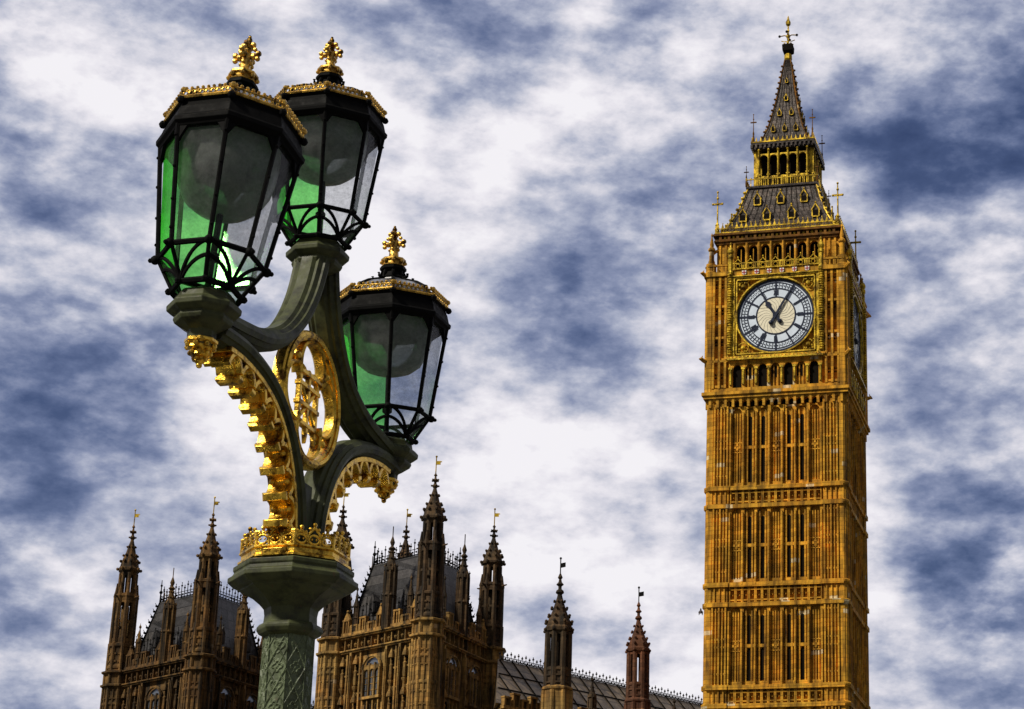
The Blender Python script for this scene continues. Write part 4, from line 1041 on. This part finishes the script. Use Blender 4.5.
def pavilion(label, C, Lf, Dr, m, tm, tops, wins_f, wins_r, group=None):
    """C nearest corner; Lf left-front corner; Dr right corner"""
    C, Lf, Dr = Vector(C), Vector(Lf), Vector(Dr); B = Lf + Dr - C
    t = thing('palace_pavilion', label, 'building', (C.x, C.y, 0), (0, 0, 0))
    c0 = Vector((0, 0)); l = Lf - C; d = Dr - C; bk = B - C
    w = MB(); poly = [c0, d, bk, l]
    w.loft([[(p.x, p.y, z) for p in poly] for z in (-6.5, ZC + .3)]); w.build('wall', m, t)
    palace_face(t, l, c0, m, wins_f); palace_face(t, c0, d, m, wins_r)
    palace_face(t, d, bk, m, (.5,)); palace_face(t, bk, l, m, (.3, .7))
    for p, zt in zip((c0, l, d, bk), tops):
        s = MB(); s.prism([(1.12, -6.5), (1.12, ZC - .1)], 8, (p.x, p.y))
        for zz in (ZC, ZL, 27.6, 21.6, 31.9, 29.9): s.prism([(1.12, zz - .18), (1.42 if zz > 33 else 1.2, zz - .05), (1.42 if zz > 33 else 1.2, zz + .1), (1.1, zz + .2)], 8, (p.x, p.y))
        for q in range(8):
            a = pi/8 + q*pi/4; s.prism([(.15, -6.5), (.15, ZC)], 6, (p.x + 1.1*cos(a), p.y + 1.1*sin(a)))
            Mq = T(p.x, p.y, 0) @ Rz(q*pi/4 + pi/2)
            for zb in (32.3, 31.2, 29.2, 28.2): 
                for xx in (-.17, .17): s.box(xx - .1, xx + .1, -1.1, -.9, zb, zb + .1, Mq)
            s.box(-.05, .05, -1.12, -.9, 22, ZL, Mq)
        s.build('corner_shaft', m, t)
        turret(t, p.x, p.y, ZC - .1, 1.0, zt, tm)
    # mid-face pinnacle turrets and small pinnacles
    cen = bk/2
    for (a, b_, fr) in ((l, c0, .58), (c0, d, .5), (d, bk, .5), (bk, l, .5)):
        p = a.lerp(b_, fr); p = p + (p - cen).normalized()*.1
        s = MB(); s.prism([(.48, ZC), (.48, 37.2), (.6, 37.3), (.5, 37.5), (.42, 39.2), (.55, 39.3), (.55, 39.5), (.3, 40.1), (.15, 40.9), (.3, 41.1), (.1, 41.3), (.2, 41.6), (.04, 42.1)], 8, (p.x, p.y))
        for q in range(8):
            aa = q*pi/4; s.prism([(.09, ZC), (.09, 39.3), (.02, 39.9)], 4, (p.x + .48*cos(aa), p.y + .48*sin(aa)))
            for zz, rr in ((39.7, .5), (40.3, .28), (40.8, .2)): s.ball((p.x + rr*cos(aa), p.y + rr*sin(aa), zz), .08, 5, 3)
        s.tube([(p.x, p.y, 42), (p.x, p.y, 42.9)], .04, 4)
        s.build('spired_pinnacle', tm, t)
        for f2 in (.22, .8):
            p = a.lerp(b_, f2); pinnacle(t, p.x, p.y, ZC + .5, 38.9 + random.uniform(-.2, .2), .22, tm)
    # steep truncated roof with cresting
    ins = lambda k: [cen + (p - cen)*k for p in poly]
    r_ = MB(); r_.loft([[(p.x, p.y, z) for p in ins(k)] for k, z in ((.86, ZC + .3), (.80, 36.2), (.56, 41.0))]); rr = r_.build('roof', slate, t)
    hp = MB()
    lo, hi = ins(.80), ins(.56)
    for a, b_ in zip(lo, hi):
        hp.tube([(a.x, a.y, 36.2), (b_.x, b_.y, 41.0)], .09, 5)
        for q in range(10):
            p = a.lerp(b_, q/10); z = 36.2 + 4.8*q/10; o = (p - cen).normalized()*.12
            hp.ball((p.x + o.x, p.y + o.y, z + .15), .12, 5, 3); hp.tube([(p.x, p.y, z), (p.x + o.x*2, p.y + o.y*2, z + .42)], [.05, .02], 4)
    hp.build('roof_crockets', black_iron, rr)
    pts = [(p.x, p.y, 41.0) for p in hi]; cresting(rr, pts + [pts[0]], 1.15, black_iron)
    for p in hi:
        f = MB(); f.tube([(p.x, p.y, 41), (p.x, p.y, 43.0)], [.09, .03], 5); f.ball((p.x, p.y, 41.9), .16, 6, 4); f.ball((p.x, p.y, 42.5), .11, 6, 4); f.build('roof_finial', black_iron, rr)
    low = [cen + (p - cen)*.93 for p in poly]; pts = [(p.x, p.y, ZC + .6) for p in low]; 
    cresting(t, [pts[2], pts[3], pts[0]], 2.2, black_iron)
    # dormers on the roof
    for (a, b_) in ((lo[3], lo[0]), (lo[0], lo[1])):
        for f_ in (.3, .75):
            p = a.lerp(b_, f_); dv = (p - cen).normalized(); M = T(p.x, p.y, 36.6) @ Rz(atan2((b_-a).y, (b_-a).x))
            dm = MB(); dm.ext([(-.32, 0), (.32, 0), (.32, .9), (0, 1.5), (-.32, .9)], -.25, .8, M); dm.ball((0, -.2, 1.62), .1, 5, 3, M); dm.build('dormer', slate, rr)
    return t
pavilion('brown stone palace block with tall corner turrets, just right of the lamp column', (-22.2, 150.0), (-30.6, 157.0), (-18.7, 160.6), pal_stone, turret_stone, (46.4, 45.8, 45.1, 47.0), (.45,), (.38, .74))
pavilion('dark-toned palace block with slender turrets, left of the lamp column', (-42.8, 163.4), (-51.6, 170.6), (-38.9, 173.4), pal_dark, pal_dark, (46.9, 47.8, 40.2, 44.0), (.5,), (.35, .7))

# long wing with shallow glazed-looking roof, running to behind the clock tower
def wing(label, name, P0, P1, depth, eave, ridge, m, rm, bays, back=4., se=0., sr=0.):
    P0, P1 = Vector(P0), Vector(P1); d = (P1 - P0); L = d.length
    t = thing(name, label, 'building', (P0.x, P0.y, 0), (0, 0, atan2(d.y, d.x)))
    w = MB(); w.loft([[(se, 0, z), (L, 0, z), (L, depth + back, z), (sr, depth + back, z)] for z in (-6.5, eave)]); w.build('wall', m, t)
    r_ = MB(); r_.add([(se - .2, .35, eave + .15), (L + .2, .35, eave + .15), (L + .2, depth, ridge), (sr - .2, depth, ridge), (sr + .2, depth + back - .1, eave + .15), (L + .2, depth + back - .1, eave + .15)], [(0,1,2,3), (3,2,5,4), (0,3,4), (1,5,2), (0,4,5,1)])
    rr = r_.build('roof', rm, t)
    rb = MB(); n = int(L/1.5)
    for x in ([-1.5, -3.0] if se else []):
        f = 1 - (x - sr)/(se - sr) if x < sr else 1.; rb.tube([(x, .35, eave + .19), (x, .35 + (depth-.35)*f, eave + .19 + (ridge-eave-.15)*f)], .06, 4)
    for i in range(n + 1):
        x = L*i/n; rb.tube([(x, .35, eave + .19), (x, depth, ridge + .04)], .06, 4)
    for q in (.33, .66): rb.tube([(se + (sr-se)*q, .35 + (depth-.35)*q, eave + .19 + (ridge-eave-.15)*q), (L, .35 + (depth-.35)*q, eave + .19 + (ridge-eave-.15)*q)], .05, 4)
    rb.build('roof_battens', black_iron, rr); 
    cresting(rr, [(sr, depth, ridge), (L, depth, ridge)], .62, slate, .42)
    b = MB(); dkm = MB()
    b.box(se, L, -.3, 0, eave - .3, eave - .05); b.box(se, L, -.25, 0, eave - 2.2, eave - 2.0)
    n = int((L - se)/.95)
    for i in range(n):
        x = se + (L - se)*(i + .5)/n; hi = .85 if i % 2 else .5
        for s_ in (-1, 1): b.box(x + s_*.3 - .07, x + s_*.3 + .07, -.25, .1, eave - .05, eave + hi)
        b.box(x - .4, x + .4, -.27, .12, eave + hi, eave + hi + .14); b.box(x - .3, x + .3, -.05, .0, eave - .05, eave + hi)
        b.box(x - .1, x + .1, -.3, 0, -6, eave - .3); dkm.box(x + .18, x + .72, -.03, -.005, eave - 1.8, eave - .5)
    b.build('parapet', m, t); dkm.build('recess_shade_plates', dark_void, t)  # recess shade below the eaves is painted as dark plates
    nb = bays
    for i in range(nb):
        c = L*(i + .5)/nb; wn_ = MB(); wn_.ext(arch(c - .9, c + .9, eave - 7, eave - 3.6, 1.0), -.05, -.01); o = wn_.build('window', win_glass, t)
        f = MB(); f.box(c - .07, c + .07, -.2, -.05, eave - 7, eave - 2.9); f.box(c - .9, c + .9, -.2, -.05, eave - 5.2, eave - 5.05); f.build('mullion', m, o)
    return t, L
wt_, WL = wing('long low palace wing with a ribbed sloping roof beside the clock tower', 'palace_wing', (-12.95, 153.4), (3.6, 174.6), 4.3, 28.2, 32.75, pal_stone, wing_roof_m, 8, 1.0, -5.5, -1.4)
# position of the two free turrets along the wing front (local coords)
Mi = Matrix.Rotation(-wt_.rotation_euler.z, 4, 'Z')
def wl(x, y): v_ = Mi @ Vector((x - wt_.location.x, y - wt_.location.y, 0)); return v_.x, v_.y
def pier_turret(x, y, r, m, m2, zb, zt):
    b = MB(); lx, ly = wl(x, y)
    b.prism([(r*1.15, -6.5), (r*1.15, zb), (r*1.25, zb + .08), (r*1.25, zb + .22), (r, zb + .4)], 8, (lx, ly))
    for q in range(8):
        a = pi/8 + q*pi/4; b.prism([(r*.18, 20), (r*.18, zb)], 6, (lx + r*1.1*cos(a), ly + r*1.1*sin(a)))
    b.build('turret_shaft', m2, wt_)
    H = zt - zb; f = lambda t: zb + H*t
    b = MB()
    b.prism([(r*.98, f(.02)), (r*.98, f(.16)), (r*1.06, f(.17)), (r*1.06, f(.19)), (r*.9, f(.2))], 8, (lx, ly))
    for q in range(8):
        a = pi/8 + q*pi/4; ca, sa = cos(a), sin(a); M = T(lx, ly, 0) @ Rz(q*pi/4 + pi/2)
        b.prism([(r*.24, f(.02)), (r*.22, f(.49))], 6, (lx + r*.88*ca, ly + r*.88*sa))
        for (rr, tt, s_) in ((1.12, .51, .14), (1.05, .58, .14), (.84, .635, .13), (.62, .70, .12), (.42, .76, .10)):
            b.ball((lx + r*rr*ca, ly + r*rr*sa, f(tt)), r*s_, 5, 4)
        hw_ = r*.88*sin(pi/8); yy = -r*.88*cos(pi/8)
        spandrel(b, -hw_, hw_, f(.44), H*.03, f(.5), yy - r*.07, yy + r*.07, M, 3)
        for tt in (.06, .12): b.box(-r*.2, r*.2, -r*1.0, -r*.85, f(tt), f(tt) + .12, M)
    b.prism([(r*.9, f(.49)), (r*1.08, f(.50)), (r*1.12, f(.53)), (r*1.0, f(.545)), (r*1.0, f(.57)), (r*.78, f(.62)), (r*.56, f(.68)), (r*.38, f(.74)), (r*.24, f(.79)), (r*.18, f(.82)), (r*.34, f(.835)), (r*.3, f(.85)), (r*.14, f(.865)), (r*.14, f(.89)), (r*.30, f(.905)), (r*.14, f(.925)), (r*.1, f(.95)), (r*.2, f(.965)), (r*.06, f(1))], 8, (lx, ly))
    if m is not red_stone: b.prism([(r*.42, f(.19)), (r*.42, f(.5))], 8, (lx, ly))
    t = b.build('turret', m, wt_)
    v_ = MB(); v_.tube([(lx, ly, zt - .1), (lx, ly, zt + 1.25)], .045, 5); v_.ball((lx, ly, zt + 1.2), .1, 6, 4); v_.box(lx - .03, lx + .03, ly - .5, ly, zt + .45, zt + .8); v_.build('vane', black_iron, t)
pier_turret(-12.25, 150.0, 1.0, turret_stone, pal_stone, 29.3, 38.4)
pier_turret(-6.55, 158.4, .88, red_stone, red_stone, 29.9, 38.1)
for (px_, z) in ((.17, 31.9), (.36, 31.7), (.55, 31.6), (.70, 31.4), (.84, 31.4), (.01, 32.0)):
    pinnacle(wt_, px_*WL, -.1, 28.2, z, .3, turret_stone)
# link range between the two blocks, behind the lamp column
wing('low link building with a grey plated roof between the two palace blocks', 'palace_link_building', (-44.0, 181.0), (-27.5, 169.5), 4.0, 30.2, 33.6, pal_dark, slate, 5)

# ------------------------------------------------------------------ small bird in the air left of the tower
bd = MB(); bd.tube([(-.0, -.22, -.16), (0, -.1, -.05), (0, 0, .05), (0, .03, .16), (0, -.04, .24)], [.02, .07, .10, .07, .02], 6)
bd.tube([(0, -.02, .22), (0, -.1, .26)], [.05, .015], 5)
for s_ in (-1, 1): bd.add([(s_*.06, .02, .14), (s_*.17, .05, .02), (s_*.13, .04, -.22), (s_*.04, 0, -.06), (s_*.06, .05, .13), (s_*.16, .08, .02), (s_*.12, .06, -.22), (s_*.04, .04, -.06)], [(0,1,2,3),(7,6,5,4),(0,4,5,1),(1,5,6,2),(2,6,7,3),(3,7,4,0)])
bo = bd.build('bird', bird_m, smooth=True); bo.location = (-1.36, 139.0, 1.7 + 139*math.tan(R(12.66)))
bo['label'] = 'tiny dark bird in the air just left of the clock tower shaft'; bo['category'] = 'bird'
